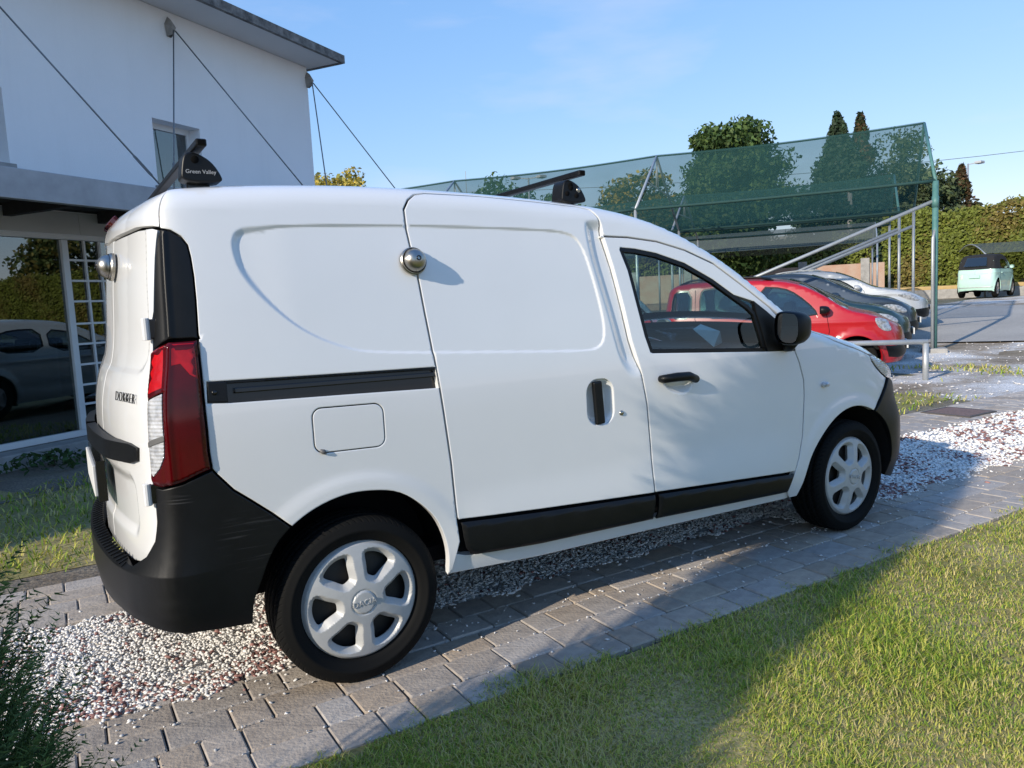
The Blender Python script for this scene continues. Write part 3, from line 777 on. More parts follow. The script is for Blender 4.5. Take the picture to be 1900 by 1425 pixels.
chan = smooth_loop([(1.112, 1.645), (1.125, 1.668), (1.22, 1.668), (1.24, 1.609), (1.26, 1.439), (1.30, 1.261), (1.33, 1.10), (1.34, 1.0), (1.27, .97), (1.213, 1.075), (1.192, 1.161), (1.167, 1.295), (1.14, 1.417), (1.116, 1.537)], 2)
bowl = smooth_loop([(1.43, .972), (1.62, .958), (1.625, .93), (1.60, .898), (1.55, .888), (1.49, .905), (1.45, .935)], 2)

def relief(u, v):
    lft = 1 - sst(-.31, -.14, u); sd_ = sdf(u, v, press); d = -(.0060 + .004 * lft) * sst(-.002, .009 + .017 * lft, sd_)
    rr = np.hypot(u - .0, v - .325); d = d + .0055 * (1 - sst(.405, .468, rr)) * sst(.30, .36, rr + (v > .32) * .1)
    rf = np.hypot(u - 2.79, v - .30); d = d + .006 * (1 - sst(.41, .478, rf)) * sst(.30, .36, rf + (v > .32) * .1)
    d = d + .012 * (1 - sst(.44, .66, v)) * sst(.30, .55, u) * (1 - sst(2.2, 2.42, u))
    return d
def relief_sd(u, v):
    return relief(u, v) - .020 * sst(-.012, .040, sdf(u, v, chan)) * sst(.98, 1.10, v)
def relief_fd(u, v):
    s = sst(.0, .034, sdf(u, v, bowl))
    return relief(u, v) - .030 * s

flap = rrect(-.137, .121, .861, 1.019, .035, shear=-.03)
railp = [(-.462, 1.139), (-.1, 1.129), (.337, 1.119), (.349, 1.040), (.0, 1.052), (-.387, 1.064), (-.463, 1.070)]
ring_up = [(u, ve(u)) for u in np.linspace(-.598, 2.44, 70)]
body_side = ([(-.598, 1.70)] + ring_up + [(2.44, 1.14), (2.36, 1.128)] + frame[::-1] + bseam[3::-1] + sd_top[::-1][1:] + sd_rear[1:] +
             [(.392, .45), (.375, .395), (.36, .345)] + rarch[::-1] + b_top[::-1][1:] + tl_r[::-1][1:] + trim_r[::-1])
feat_press = [(np.vstack([press, press[:1]]), .019), (press[(press[:, 0] < -.02) & (press[:, 1] < 1.63)], .042)]
arc = lambda cx, cz, r, a, b_: [(cx + r * math.cos(t), cz + r * math.sin(t)) for t in np.linspace(a, b_, 40)]
quarter = panel(B, body_side, [railp, flap], .03, relief, feat_press + [(arc(0, .325, .437, -.1, 2.6), .03)], fh=.006, flange=.03)
plate('body_side', quarter, M['van_paint'], VX)
q_l = flip(panel(B, body_side, [], .06, relief, [], flange=.02)); plate('body_side', q_l, M['van_paint'], VX)
plate('fuel_flap', panel(B, inset(np.array(flap) if area2(np.array(flap)) > 0 else np.array(flap)[::-1], .004)[0], [], .03, relief, edge=.003, gap=0), M['van_paint'], VX)
nt = MB(); p = B.P(-.118, .872); nt.tube([p + [.0, -.002, 0], p + [.012, -.004, -.006], p + [.02, -.002, -.012]], [.006, .009, .004], 8); nt.build('flap_notch', M['glove'], VX, True)
rl = plate('sliding_rail', panel(B, railp, [], .04, None, gap=0, edge=0, flange=0, off=-.028), M['gloss_black'], VX)
plate('rail_track', panel(B, [(-.375, 1.112), (.335, 1.100), (.341, 1.082), (-.375, 1.094)], [], .05, None, off=-.008, gap=0, flange=.02), M['gloss_black'], rl)
plate('rail_lip', panel(B, [(-.40, 1.137), (.337, 1.118), (.338, 1.109), (-.40, 1.128)], [], .05, None, off=-.002, gap=0, edge=.002, flange=.02), M['black_plastic'], rl)
plate('rail_cap', panel(B, [(-.460, 1.136), (-.400, 1.134), (-.400, 1.068), (-.460, 1.073)], [], .03, None, off=.004, gap=0, flange=.03), M['black_plastic'], rl)
bp = B.P(-.44, 1.102); bt = MB(); bt.lathe([(.0, -.007), (.007, -.007), (.009, -.004), (.009, .006)], 16, bp); bt.build('bolt', M['gloss_black'], rl, True)

# sliding door
hs = rrect(1.018, 1.161, .808, 1.004, .058)
sdoor = sd_top + bseam[1:] + [(1.349, .468), (.756, .505), (.389, .531)] + sd_rear[::-1][:-1]
sd = panel(B, sdoor, [hs], .03, relief_sd, feat_press + [(np.vstack([chan, chan[:1]]), .05)], fh=.007, flange=.02)
SDO = plate('sliding_door', sd, M['van_paint'], VX)
SDL = plate('sliding_door', flip(panel(B, sdoor, [], .06, relief_sd, [], flange=.02)), M['van_paint'], VX)
hc = [tuple(p) for p in hs]
plate('handle_cup', panel(B, hc, [], .02, lambda u, v: -.010 - .030 * sst(.0, .03, sdf(u, v, hs)), fh=.008, feat=[(np.vstack([hs, hs[:1]]), .05)], gap=0, edge=0, flange=0), M['van_paint'], SDO)
hb = MB()
for a_, b_, w_ in (((1.075, .995), (1.085, .812), .034),):
    A_, Z_ = B.P(*a_), B.P(*b_)
    hb.bar(A_ + [0, .004, 0], Z_ + [0, .004, 0], .046, .022, up=(0, -1, 0))
hb.build('door_handle', M['black_plastic'], SDO, bevel=.008, seg=3)
lk = MB(); lk.lathe([(0, -.006), (.008, -.006), (.011, -.003), (.012, .004)], 20, B.P(1.198, .847)); lk.build('lock_barrel', M['brushed'], SDO, True)
clad1 = [(.392, .528), (.756, .502), (1.362, .466), (1.368, .44), (1.352, .352), (.752, .366), (.45, .384), (.425, .392), (.405, .42), (.397, .46)]
cl = lambda lo: (lambda u, v: .009 + .011 * sst(0, .022, sdf(u, v, lo)))
plate('door_cladding', panel(B, clad1, [], .03, (lambda u, v: relief(u, v) + cl(clad1)(u, v)), [(clad1 + clad1[:1], .03)], edge=.003, gap=.004), M['black_plastic'], SDO)
plate('door_cladding', flip(panel(B, clad1, [], .08, (lambda u, v: relief(u, v) + .018), gap=.004)), M['black_plastic'], SDL)

# front door
fdoor = bseam[3:] + [(1.375, .468), (2.31, .413)] + fdf[::-1] + [(2.322, 1.075), (2.265, 1.15), (2.250, 1.19)] + frame[::-1][1:-1]
tri = [(2.069, 1.291), (2.150, 1.238), (2.232, 1.179), (2.318, 1.07), (2.333, 1.030), (2.130, 1.042), (2.099, 1.148), (2.075, 1.235)]
win = glass[:6] + [(2.069, 1.291), (2.150, 1.238), (2.232, 1.179), (2.318, 1.07), (2.331, 1.034)] + glass[10:]
featb = [(np.vstack([bowl, bowl[:1]]), .04)]
FD = plate('front_door', panel(B, fdoor, [win], .03, relief_fd, featb, flange=.03), M['van_paint'], VX)
FDL = plate('front_door', flip(panel(B, fdoor, [win], .05, relief, [], flange=.03)), M['van_paint'], VX)
win_o = np.array(win); win_o = win_o if area2(win_o) > 0 else win_o[::-1]
gl_o = np.array(glass); gl_o = gl_o if area2(gl_o) > 0 else gl_o[::-1]
gl_i = inset(resample(gl_o, .03), .019)[0]
for P_, F_ in ((FD, lambda d: d), (FDL, flip)):
    plate('window_seal', F_(panel(B, gl_o, [gl_i], .03, None, off=-.003, gap=.0, edge=.002, flange=.02)), M['black_plastic'], P_)
    plate('window_pane', F_(panel(B, inset(resample(gl_o, .03), .012)[0], [], .06, None, off=-.012, gap=0, edge=0, flange=0)), M['glass'], P_)
    plate('mirror_base', F_(panel(B, tri, [], .03, None, off=.004, gap=.0, flange=.02)), M['black_plastic'], P_)
    clad2 = [(1.379, .466), (2.305, .411), (2.262, .317), (1.362, .351), (1.372, .38)]
    plate('door_cladding', F_(panel(B, clad2, [], .03, (lambda u, v: relief(u, v) + cl(clad2)(u, v)), [(clad2 + clad2[:1], .03)], edge=.003, gap=.004)), M['black_plastic'], P_)
# pull handle
ph = MB(); a_, b_ = B.P(1.424, .972), B.P(1.620, .957); m_ = B.P(1.52, .977)
ph.tube([a_ + [0, .01, 0], a_ + [.006, -.022, .001], m_ + [-.03, -.040, .0], m_ + [.04, -.040, -.002], b_ + [-.006, -.026, 0], b_ + [0, .01, 0]], [.014, .019, .0205, .0205, .019, .013], 12)
o = ph.build('door_handle', M['black_plastic'], FD, True)
for k, w_ in ((FD, 1), (FDL, -1)):
    # mirror: arm and shell with its glass facing back
    c = np.array([2.215, -.968 * w_, 1.156])
    ms = MB(); n = 20
    prof = smooth_loop([(-.075, -.078), (.062, -.088), (.075, .035), (.05, .074), (-.05, .082), (-.078, .05)], 2)
    rings = []
    for t, sc in ((-.062, .93), (-.055, 1.0), (-.02, 1.02), (.02, .95), (.05, .78), (.072, .45), (.078, .1)):
        rings.append([(c[0] + t - .22 * a * .0, c[1] - w_ * a * sc, c[2] + z * sc) for a, z in prof])
    vs = [p for r in rings for p in r]; n = len(prof); fs = []
    for i in range(len(rings) - 1):
        for j in range(n):
            q = (i * n + j, i * n + (j + 1) % n, (i + 1) * n + (j + 1) % n, (i + 1) * n + j); fs.append(q if w_ < 0 else q[::-1])
    ms.add(vs, fs); mo = ms.build('side_mirror', M['black_plastic'], k, True)
    mg = MB(); mg.add([(c[0] - .050, c[1] - w_ * a * .88, c[2] + z * .88) for a, z in prof], [tuple(range(n)) if w_ > 0 else tuple(range(n))[::-1]]); mg.build('mirror_glass', M['mirror'], mo)
    am = MB(); am.tube([(2.27, -.86 * w_, 1.058), (2.26, -.895 * w_, 1.062), (2.235, -.94 * w_, 1.085)], [.030, .032, .028], 10); am.build('mirror_arm', M['black_plastic'], mo, True)

# sill, wing, bonnet, headlamp, front bumper
sill = [(.347, .315), (.763, .291), (1.362, .280), (2.30, .258), (2.33, .262), (2.305, .315), (2.266, .318), (1.346, .349), (.752, .364), (.45, .381), (.42, .386), (.38, .40), (.362, .36)]
plate('sill', panel(B, sill, [], .03, lambda u, v: -.008 + .010 * sst(.300, .318, v) * 0, flange=.04), M['van_paint'], VX, True)
wing = [(2.335, 1.026)] + fdf[1:] + [(2.272, .316), (2.31, .268)] + f_a + fbump[1:] + [(3.227, .816), (3.155, .846), (3.086, .884), (3.029, .926), (3.012, .958)] + hoodl[::-1] + [(2.37, 1.125), (2.33, 1.09)]
WG = plate('front_wing', panel(B, wing, [], .03, relief, [(arc(2.79, .30, .452, -.1, 2.6), .035)], flange=.03), M['van_paint'], VX, True)
bl = MB(); pb = B.P(2.555, .838); bl.tube([pb + [-.020, -.0, 0], pb + [-.012, -.010, 0], pb + [.012, -.010, 0], pb + [.020, -.0, 0]], [.008, .014, .014, .008], 12); bl.build('side_repeater', M['clear_lens'], VX, True)
hoodside = hoodl + [(3.02, .962), (3.10, .955), (3.24, .93), (3.36, .885), (3.46, .86), (3.60, .85), (u1, .845)] + [(u, ve(u)) for u in np.linspace(u1, 2.47, 40)]
hs_ = panel(B, hoodside, [], .035, None, flange=.02)
ht_ = topsheet(B, 2.47, u1, 40, 24, .03)
plate('bonnet', merge(hs_, flip(hs_), ht_), M['van_paint'], VX)
hl = [(3.016, .957), (3.029, .926), (3.086, .884), (3.155, .846), (3.227, .814), (3.36, .785), (3.47, .79), (3.50, .83), (3.45, .858), (3.36, .882), (3.24, .925), (3.10, .95)]
plate('headlamp', panel(B, hl, [], .03, lambda u, v: .004 + .012 * sst(0, .04, sdf(u, v, hl)), flange=.03), M['clear_lens'], VX, True)
fbo = fbump + [(3.36, .782), (3.6, .775), (u1, .775), (u1, .20), (3.6, .20), (3.3, .22), (3.176, .25)] + f_b[::-1][1:-1]
plate('front_bumper', panel(B, fbo, [], .035, lambda u, v: .012 + .022 * (1 - sst(.55, .70, v)) * sst(3.0, 3.3, u), flange=.05), M['black_plastic'], VX, True)
gr = [(3.55, .70), (3.65, .715), (u1, .72), (u1, .60), (3.6, .60), (3.52, .64)]
plate('grille', panel(B, gr, [], .04, None, off=.040, flange=.02), M['gloss_black'], VX, True)

# roof and windscreen
plate('roof', topsheet(B, u0, 1.62, 90, 30, .028), M['van_paint'], VX)
plate('windscreen', topsheet(B, 1.62, 2.47, 40, 24, .05, -.004), M['glass'], VX)
plate('windscreen_edge', merge(topsheet(B, 1.60, 1.68, 6, 24, .05, -.001), topsheet(B, 2.38, 2.47, 6, 24, .05, .0)), M['gloss_black'], VX)

# rear: corner trim, lamp cluster, bumper, doors
def crease(u, v): return .010 * np.exp(-((u + .580) / .012) ** 2)
trim_o = trim_r + [(-.485, 1.276), (-.583, 1.276), (-.61, 1.268)] + trim_l[::-1][:-1]
plate('corner_trim', panel(B, trim_o, [], .02, crease, [([(-.580, 1.60), (-.580, 1.27)], .03)], fh=.008), M['black_plastic'], VX, True)
lamp_o = tl_r + tl_b[1:] + tl_l + [(-.62, 1.262), (-.583, 1.272)]
lc = [(-.654, 1.090), (-.590, 1.116), (-.589, 1.032), (-.589, .961), (-.593, .915), (-.609, .88), (-.642, .848), (-.655, .86), (-.655, .98)]
LD = lambda u, v: .003 + .012 * sst(0, .02, sdf(u, v, lamp_o)) + .7 * crease(u, v)
for F_ in (lambda d: d, flip):
    LMP = plate('lamp_cluster', F_(panel(B, lamp_o, [lc], .02, LD, [([(-.580, 1.27), (-.580, .82)], .03), (lamp_o + lamp_o[:1], .025)], fh=.008)), M['red_lens'], VX)
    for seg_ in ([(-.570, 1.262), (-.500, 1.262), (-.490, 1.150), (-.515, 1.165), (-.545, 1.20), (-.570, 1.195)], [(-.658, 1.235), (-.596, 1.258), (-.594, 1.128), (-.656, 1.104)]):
        plate('sunlit_lamp_chamber', F_(panel(B, seg_, [], .02, lambda u, v: LD(u, v) + .0008, gap=0, edge=.001, flange=.002)), M['sunlit_chamber_tint'], LMP)  # chamber patch over the lens, its sunlit look put into the colour
    plate('reversing_lens', F_(panel(B, lc, [], .02, lambda u, v: LD(u, v) - .002, edge=.002)), M['clear_lens'], LMP)
    plate('lens_divider', F_(panel(B, [(-.654, .962), (-.590, .984), (-.590, .966), (-.654, .944)], [], .02, lambda u, v: LD(u, v) + .001, gap=0, edge=.002)), M['glove'], LMP)
bumper_o = b_arch[::-1] + b_top[::-1][1:] + tl_b[1:] + b_left + [(-1.2, .546), (u0, .545), (u0, .33), (-1.2, .34), (-.90, .368), (-.745, .368), (-.633, .355), (-.561, .345), (-.477, .330), (-.378, .319)]
def bump_D(u, v):
    w = 1 - sst(-.80, -.40, u)
    top_ = .553 + .24 * sst(-.92, -.66, u); e = .004 + .058 * w * np.where(v < .535, 1.0, np.clip((top_ - v) / (top_ - .535), 0, 1) ** 2.2)
    e = e - .012 * (1 - sst(.34, .42, v)) * w
    return e
bfeat = [([(-.42, .535), (-.60, .535), (-.75, .535), (u0, .535)], .035)]
bm = panel(B, bumper_o, [], .025, bump_D, bfeat, fh=.008, flange=.05)
BMP = plate('rear_bumper', merge(bm, flip(bm)), M['scuffed'], VX)
for w_ in (1, -1):
    for k, u in enumerate(np.linspace(-.84, u0 + .02, 16)):
        q0 = B.Q(np.array(u), np.array(.549), bump_D); q1 = B.Q(np.array(u), np.array(.531), bump_D)
        r_ = MB(); d0 = q0 + (q1 - q0) * .15; d1 = q0 + (q1 - q0) * .85; d0[1] *= w_; d1[1] *= w_
        r_.bar(d0 + [0, 0, .002], d1 + [0, 0, .002], .010, .006); r_.build('step_rib', M['black_plastic'], BMP)
du = np.linspace(-.668, u0, 30)
def rd_D(u, v):
    e = -.007 * sst(0, .022, sdf(u, v, rec1)) - .014 * sst(0, .045, sdf(u, v, rec2))
    return e
rec1 = rrect(-2.0, -.69, 1.165, 1.95, .09)
rec2 = rrect(-2.0, -.80, .615, .845, .07)
def door_poly(a):
    return [(-.606, 1.624)] + trim_l[1:] + tl_l[::-1][1:] + [(-.668, .82), (-.664, .77), (-.666, .704), (-.674, .644), (-.708, .590), (-.772, .545), (-.9, .525), (a, .52), (a, 1.640), (-.80, 1.640), (-.64, 1.632)]
SEAM = -1.235
rdr = panel(B, door_poly(SEAM), [], .025, rd_D, [(np.vstack([rec1, rec1[:1]]), .04), (np.vstack([rec2, rec2[:1]]), .05)], fh=.012, flange=.02)
RD = plate('rear_door', rdr, M['van_paint'], VX)
lw = panel(B, door_poly(u0), [], .05, rd_D, [], gap=0.0, flange=.02)
lw2 = panel(B, [(SEAM - .004, .52), (SEAM - .004, 1.64), (u0, 1.64), (u0, .52)], [], .025, rd_D, [(np.vstack([rec1, rec1[:1]]), .04), (np.vstack([rec2, rec2[:1]]), .05)], fh=.012, gap=.0, flange=.02)
RDL = plate('rear_door', merge(flip(lw), lw2), M['van_paint'], VX)
hdr = [(-.601, 1.632), (-.64, 1.638), (-.80, 1.648), (u0, 1.648)] + [(u, ve(u)) for u in np.linspace(u0, -.601, 40)]
hp = panel(B, hdr, [], .03, None, gap=0, edge=.002, flange=.02)
HD = plate('roof_header', merge(hp, flip(hp)), M['van_paint'], VX)
bk = [(-1.33, 1.705), (u0, 1.705), (u0, 1.745), (-1.33, 1.745)]
bkp = panel(B, bk, [], .03, lambda u, v: .016 + 0 * u, gap=0, flange=.02); plate('brake_lamp', merge(bkp, flip(bkp)), M['dark_red'], HD)
st = [(-.735, .935), (-.80, .945), (u0, .955), (u0, .885), (-.80, .88), (-.745, .893)]
stp = panel(B, st, [], .03, lambda u, v: .006 + .036 * sst(0, .03, sdf(u, v, np.array(st))) * sst(-.735, -.9, u) if False else .010 + .030 * (1 - sst(-1.0, -.74, u)), gap=0, flange=.03)
plate('plate_strip', merge(stp, flip(stp)), M['black_plastic'], RD)
pl = MB(); pl.box((-.772, 0, .765), (.012, .52, .115)); pl.build('licence_plate', mat('plate_white', (.7, .7, .68), .4, noise=(30, .1)), RDL, bevel=.003)
pk = MB(); pk.box((-.752, 0, .765), (.03, .56, .15)); pk.build('plate_recess', M['gloss_black'], RDL)
for hv in (1.313, .795):
    hp_ = B.P(-.672, hv); hg = MB()
    hg.tube([hp_ + [-.018, -.012, -.035], hp_ + [-.018, -.012, .035]], .013, 12)
    hg.box(hp_ + [-.010, .02, 0], (.014, .06, .058)); hg.build('door_hinge', M['van_paint'], RD, bevel=.002)
    hg2 = MB(); hg2.box(hp_ + [.012, -.010, 0], (.05, .018, .062)); hg2.build('hinge_leaf', M['gloss_black'], VX, bevel=.003)
hg = MB(); hp_ = B.P(-.672, 1.313) * [1, -1, 1]; hg.tube([hp_ + [-.02, .012, -.035], hp_ + [-.02, .012, .035]], .014, 12); hg.box(hp_ + [-.018, -.03, 0], (.02, .07, .06)); hg.build('door_hinge', M['van_paint'], RDL, bevel=.002)
# round anti-theft locks
def dome(c, nrm, parent, r=.043):
    nrm = np.asarray(nrm, float); g = MB()
    g.lathe([(r + .008, 0), (r + .008, .010), (r + .004, .014), (r + .003, .018)], 32, axis='z'); 
    o = g.build('puck_lock', M['brushed'], parent, True); auto_smooth(o, .5)
    o.matrix_local = frame_matrix(c, np.cross([0, 0, 1], nrm), nrm)
    d = MB(); d.lathe([(r * math.cos(t), .017 + .040 * math.sin(t)) for t in np.linspace(0, math.pi / 2 - .12, 10)] + [(.0, .056)], 32, axis='z'); d.build('lock_dome', M['brushed'], o, True)
    k = MB(); k.lathe([(.0095, .052), (.0095, .059), (.006, .0595), (.005, .055), (0, .055)], 20, axis='z'); k.build('key_core', M['gloss_black'], o, True)
    gr_ = MB(); gr_.lathe([(r + .0035, .0165), (r + .0005, .0165), (r + .0005, .019), (r + .0035, .019)], 32, axis='z'); gr_.build('groove', M['seam'], o, True)
dome(B.P(.297, 1.508), B.N(np.array(.297), np.array(1.508)), SDO)
dome(B.P(-1.18, 1.54), B.N(np.array(-1.18), np.array(1.54)), RD)
# model lettering on the rear door
c = B.P(-.845, 1.09); n_ = B.N(np.array(-.86), np.array(1.06)); xdir = np.cross([0, 0, 1], n_)
text_obj('rear_lettering', 'DOKKER', .048, M['gloss_black'], RD, frame_matrix(tuple(c + n_ * .005), tuple(xdir), tuple(n_)), .0014, space=1.16, thin=-.0012)

# dark inner shell behind the gaps, cabin
us = np.linspace(u0, u1, 110); vs = np.linspace(.30, 1.0, 26)
lv = []; lf = []
ntop = 30
grid_v = np.array([[.30 + (ve(u) - .30) * t for t in np.linspace(0, 1, ntop)] for u in us])
UU = np.repeat(us[:, None], ntop, 1)
G = B.P(UU, grid_v) - B.N(UU, grid_v) * .045
winb = inset(resample(win_o, .03), -.05)[0]
cut = inside(np.stack([UU.ravel(), grid_v.ravel()], 1), winb).reshape(UU.shape)
cut |= (np.hypot(UU, grid_v - .31) < .40) | (np.hypot(UU - 2.80, grid_v - .30) < .42) | ((UU > 1.6) & (UU < 2.5) & (grid_v > 1.06))
for s in (1, -1):
    base = len(lv); lv += (G.reshape(-1, 3) * [1, s, 1]).tolist()
    for i in range(len(us) - 1):
        for j in range(ntop - 1):
            if cut[i, j] or cut[i + 1, j] or cut[i, j + 1] or cut[i + 1, j + 1]: continue
            q = [base + i * ntop + j, base + (i + 1) * ntop + j, base + (i + 1) * ntop + j + 1, base + i * ntop + j + 1]; lf.append(q if s > 0 else q[::-1])
rs = topsheet(B, u0, 1.60, 30, 12, .02, -.04); n = len(lv); lv += rs[0].tolist(); lf += [[i + n for i in q] for q in rs[1]]
link('inner_shell', mkmesh('inner_shell', lv, lf, M['liner']), VX)
cb = MB(); cb.box((1.55, 0, .36), (3.6, 1.40, .06)); cb.box((1.12, 0, .95), (.04, 1.55, 1.35)); cb.box((.0, 0, .5), (.9, 1.05, .4)); cb.box((2.75, 0, .6), (1.2, 1.05, .7))
cb.build('floor_and_bulkhead', M['liner'], VX)
dash = MB(); dash.prism([(2.02, .62), (2.0, .98), (2.10, 1.05), (2.38, 1.06), (2.52, 1.02), (2.52, .6)], -.76, .76, lambda x, z, t: (x, t, z)); dash.build('dashboard', mat('dash_plastic', (.03, .032, .035), .55, noise=(8, .3), bump=(150, .2, .001)), VX, bevel=.03, seg=3)
dl = flip(panel(B, [(1.40, .5), (2.30, .45), (2.33, 1.03), (1.40, 1.085)], [], .08, None, off=-.06, gap=0)); plate('door_card', dl, mat('door_card', (.025, .03, .035), .6, noise=(5, .3)), FDL)
plate('door_card', panel(B, [(1.40, .5), (2.30, .45), (2.33, 1.02), (1.40, 1.075)], [], .08, None, off=-.06, gap=0), M['liner'], FD)
for y in (-.40, .40):
    s_ = MB(); s_.prism(smooth_loop([(1.25, .55), (1.62, .55), (1.70, .66), (1.66, .72), (1.38, .70), (1.27, 1.10), (1.18, 1.12), (1.17, .9)], 1), y - .24, y + .24, lambda x, z, t: (x, t, z)); s_.build('seat', mat('seat_cloth', (.03, .03, .035), .9, noise=(60, .3)), VX, bevel=.04, seg=3)
sw = MB(); a = np.linspace(0, 2 * math.pi, 29); ax = np.array([-.42, 0, .9]); e1_ = np.array([0, 1., 0]); e2_ = np.cross(ax, e1_)
sw.tube([np.array([1.93, .40, 1.0]) + .185 * (math.cos(t) * e1_ + math.sin(t) * e2_) for t in a], .014, 8, cap=False); sw.bar((1.93, .22, 1.0), (1.93, .58, 1.0), .03, .03); sw.build('steering_wheel', M['black_plastic'], VX, True)
pp = MB(); pp.add([(2.13, -.52, 1.055), (2.30, -.42, 1.065), (2.26, -.30, 1.17), (2.12, -.38, 1.15), (2.20, -.50, 1.135)], [(0, 1, 4), (1, 2, 4), (2, 3, 4), (3, 0, 4)])
ppo = pp.build('folded_paper', mat('paper_white', (.7, .72, .72), .6, noise=(8, .2)), None); tag(ppo, 'crumpled white paper lying on the van dashboard behind the glass', 'paper')
for cx in (0.0, 2.79):
    for s in (1, -1):
        wells = MB(); pts = [(cx + .40 * math.cos(t), .31 + .405 * math.sin(t)) for t in np.linspace(.05, math.pi - .12, 24)]
        n = len(wells.v); wells.v += [(x, s * y, z) for x, z in pts for y in (-.845, -.55)]
        wells.f += [(n + 2 * i, n + 2 * i + 1, n + 2 * i + 3, n + 2 * i + 2) for i in range(23)]
        n = len(wells.v); wells.v += [(x, s * -.55, z) for x, z in pts]; wells.f += [tuple(range(n, n + 24))]
        wells.build('wheel_well', M['liner'], VX)

# wheels
def hub_mesh():
    """six-spoke wheel trim in the (x, z) plane, facing -y"""
    R_ = .2155
    outer = np.array([(R_ * math.cos(t), R_ * math.sin(t)) for t in np.linspace(0, 2 * math.pi, 96, endpoint=False)])
    holes = []
    for k in range(6):
        a0 = math.radians(60 * k); 
        w = [(.094, -.11), (.099, -.17), (.130, -.235), (.158, -.292), (.170, -.285), (.1745, -.14), (.176, 0), (.1745, .14), (.170, .285), (.158, .292), (.130, .235), (.099, .17), (.094, .11), (.093, 0)]
        holes.append(smooth_loop([(r * math.cos(a0 + t), r * math.sin(a0 + t)) for r, t in w], 1))
    class Disc:
        def P(s, u, v):
            u = np.asarray(u, float); v = np.asarray(v, float); r = np.hypot(u, v); t = np.arctan2(v, u)
            y = -.030 * (1 - np.clip(r / .2155, 0, 1) ** 2) - .004
            tt = np.mod(t + math.pi / 6, math.pi / 3) - math.pi / 6      # fold on to one window
            d_ = sdf(r * np.cos(tt), r * np.sin(tt), holes[0])
            ramp = np.clip(1 + d_ / .020, 0, 1)
            y = y + .027 * ramp * (1 - sst(.192, .204, r))
            y = y + .010 * sst(.204, .2155, r)
            y = y + .0035 * np.exp(-((r - .043) / .0035) ** 2) - .003 * (1 - sst(.038, .043, r))
            return np.stack([u, y, v], -1)
    Disc.N = Body.N; Disc.Q = Body.Q
    return panel(Disc(), outer, holes, .0050, None, gap=0, edge=.002, flange=.03, step=.006)
HUB = hub_mesh()
hub_me = mkmesh('wheel_trim', HUB[0], HUB[1], M['hubcap'], True, HUB[2])
ty = MB()
prof = [(.215, .012), (.222, -.002), (.235, -.012), (.250, -.0165), (.252, -.0185), (.262, -.0190), (.264, -.0172), (.280, -.015), (.295, -.004), (.303, .008), (.3055, .022), (.2985, .024), (.2985, .030), (.3065, .032), (.308, .062), (.300, .064), (.300, .072), (.3085, .074), (.3085, .098), (.300, .100), (.300, .108), (.308, .110), (.3065, .140), (.2985, .142), (.2985, .148), (.3055, .150), (.303, .164), (.295, .176), (.28, .187), (.25, .19), (.215, .17)]
ty.lathe(prof, 72)
m_t, N_, L_, B_ = nodes_of('tyre_tread')
B_.inputs['Base Color'].default_value = (.0055, .0055, .0053, 1); B_.inputs['Roughness'].default_value = .78; B_.inputs['Specular IOR Level'].default_value = .16
co = N_.new('ShaderNodeTexCoord'); sx = N_.new('ShaderNodeSeparateXYZ'); L_.new(co.outputs['Object'], sx.inputs[0])
at = N_.new('ShaderNodeMath'); at.operation = 'ARCTAN2'; L_.new(sx.outputs['X'], at.inputs[0]); L_.new(sx.outputs['Z'], at.inputs[1])
sl = N_.new('ShaderNodeMath'); sl.operation = 'MULTIPLY_ADD'; L_.new(sx.outputs['Y'], sl.inputs[0]); sl.inputs[1].default_value = 3.0; L_.new(at.outputs[0], sl.inputs[2])
ml = N_.new('ShaderNodeMath'); ml.operation = 'MULTIPLY'; L_.new(sl.outputs[0], ml.inputs[0]); ml.inputs[1].default_value = 78.0
sn = N_.new('ShaderNodeMath'); sn.operation = 'SINE'; L_.new(ml.outputs[0], sn.inputs[0])
st_ = N_.new('ShaderNodeMapRange'); L_.new(sn.outputs[0], st_.inputs[0]); st_.inputs[1].default_value = .55; st_.inputs[2].default_value = .9; st_.inputs[3].default_value = 1; st_.inputs[4].default_value = 0
le = N_.new('ShaderNodeVectorMath'); le.operation = 'LENGTH'; cb_ = N_.new('ShaderNodeCombineXYZ'); L_.new(sx.outputs['X'], cb_.inputs[0]); L_.new(sx.outputs['Z'], cb_.inputs[1]); L_.new(cb_.outputs[0], le.inputs[0])
gt = N_.new('ShaderNodeMapRange'); L_.new(le.outputs['Value'], gt.inputs[0]); gt.inputs[1].default_value = .286; gt.inputs[2].default_value = .295
mm = N_.new('ShaderNodeMath'); mm.operation = 'MULTIPLY'; L_.new(gt.outputs[0], mm.inputs[0])
iv = N_.new('ShaderNodeMath'); iv.operation = 'SUBTRACT'; iv.inputs[0].default_value = 1; L_.new(st_.outputs[0], iv.inputs[1]); L_.new(iv.outputs[0], mm.inputs[1])
bu = N_.new('ShaderNodeBump'); bu.inputs['Distance'].default_value = .006; bu.inputs['Strength'].default_value = .9; bu.invert = True; L_.new(mm.outputs[0], bu.inputs['Height']); L_.new(bu.outputs[0], B_.inputs['Normal'])
ty_me = ty.mesh('tyre', m_t, True)
rm = MB(); rm.lathe([(.205, .10), (.205, .06), (.19, .052), (.12, .040), (.07, .045), (.0, .045)], 48); rm_me = rm.mesh('rim', M['steel_wheel'], True)
dk = MB(); dk.lathe([(.0, .050), (.13, .050), (.13, .062), (0, .062)], 40); dk_me = dk.mesh('brake_disc', mat('rusty_iron', (.12, .075, .05), .6, metal=.5, noise=(25, .5)), True)
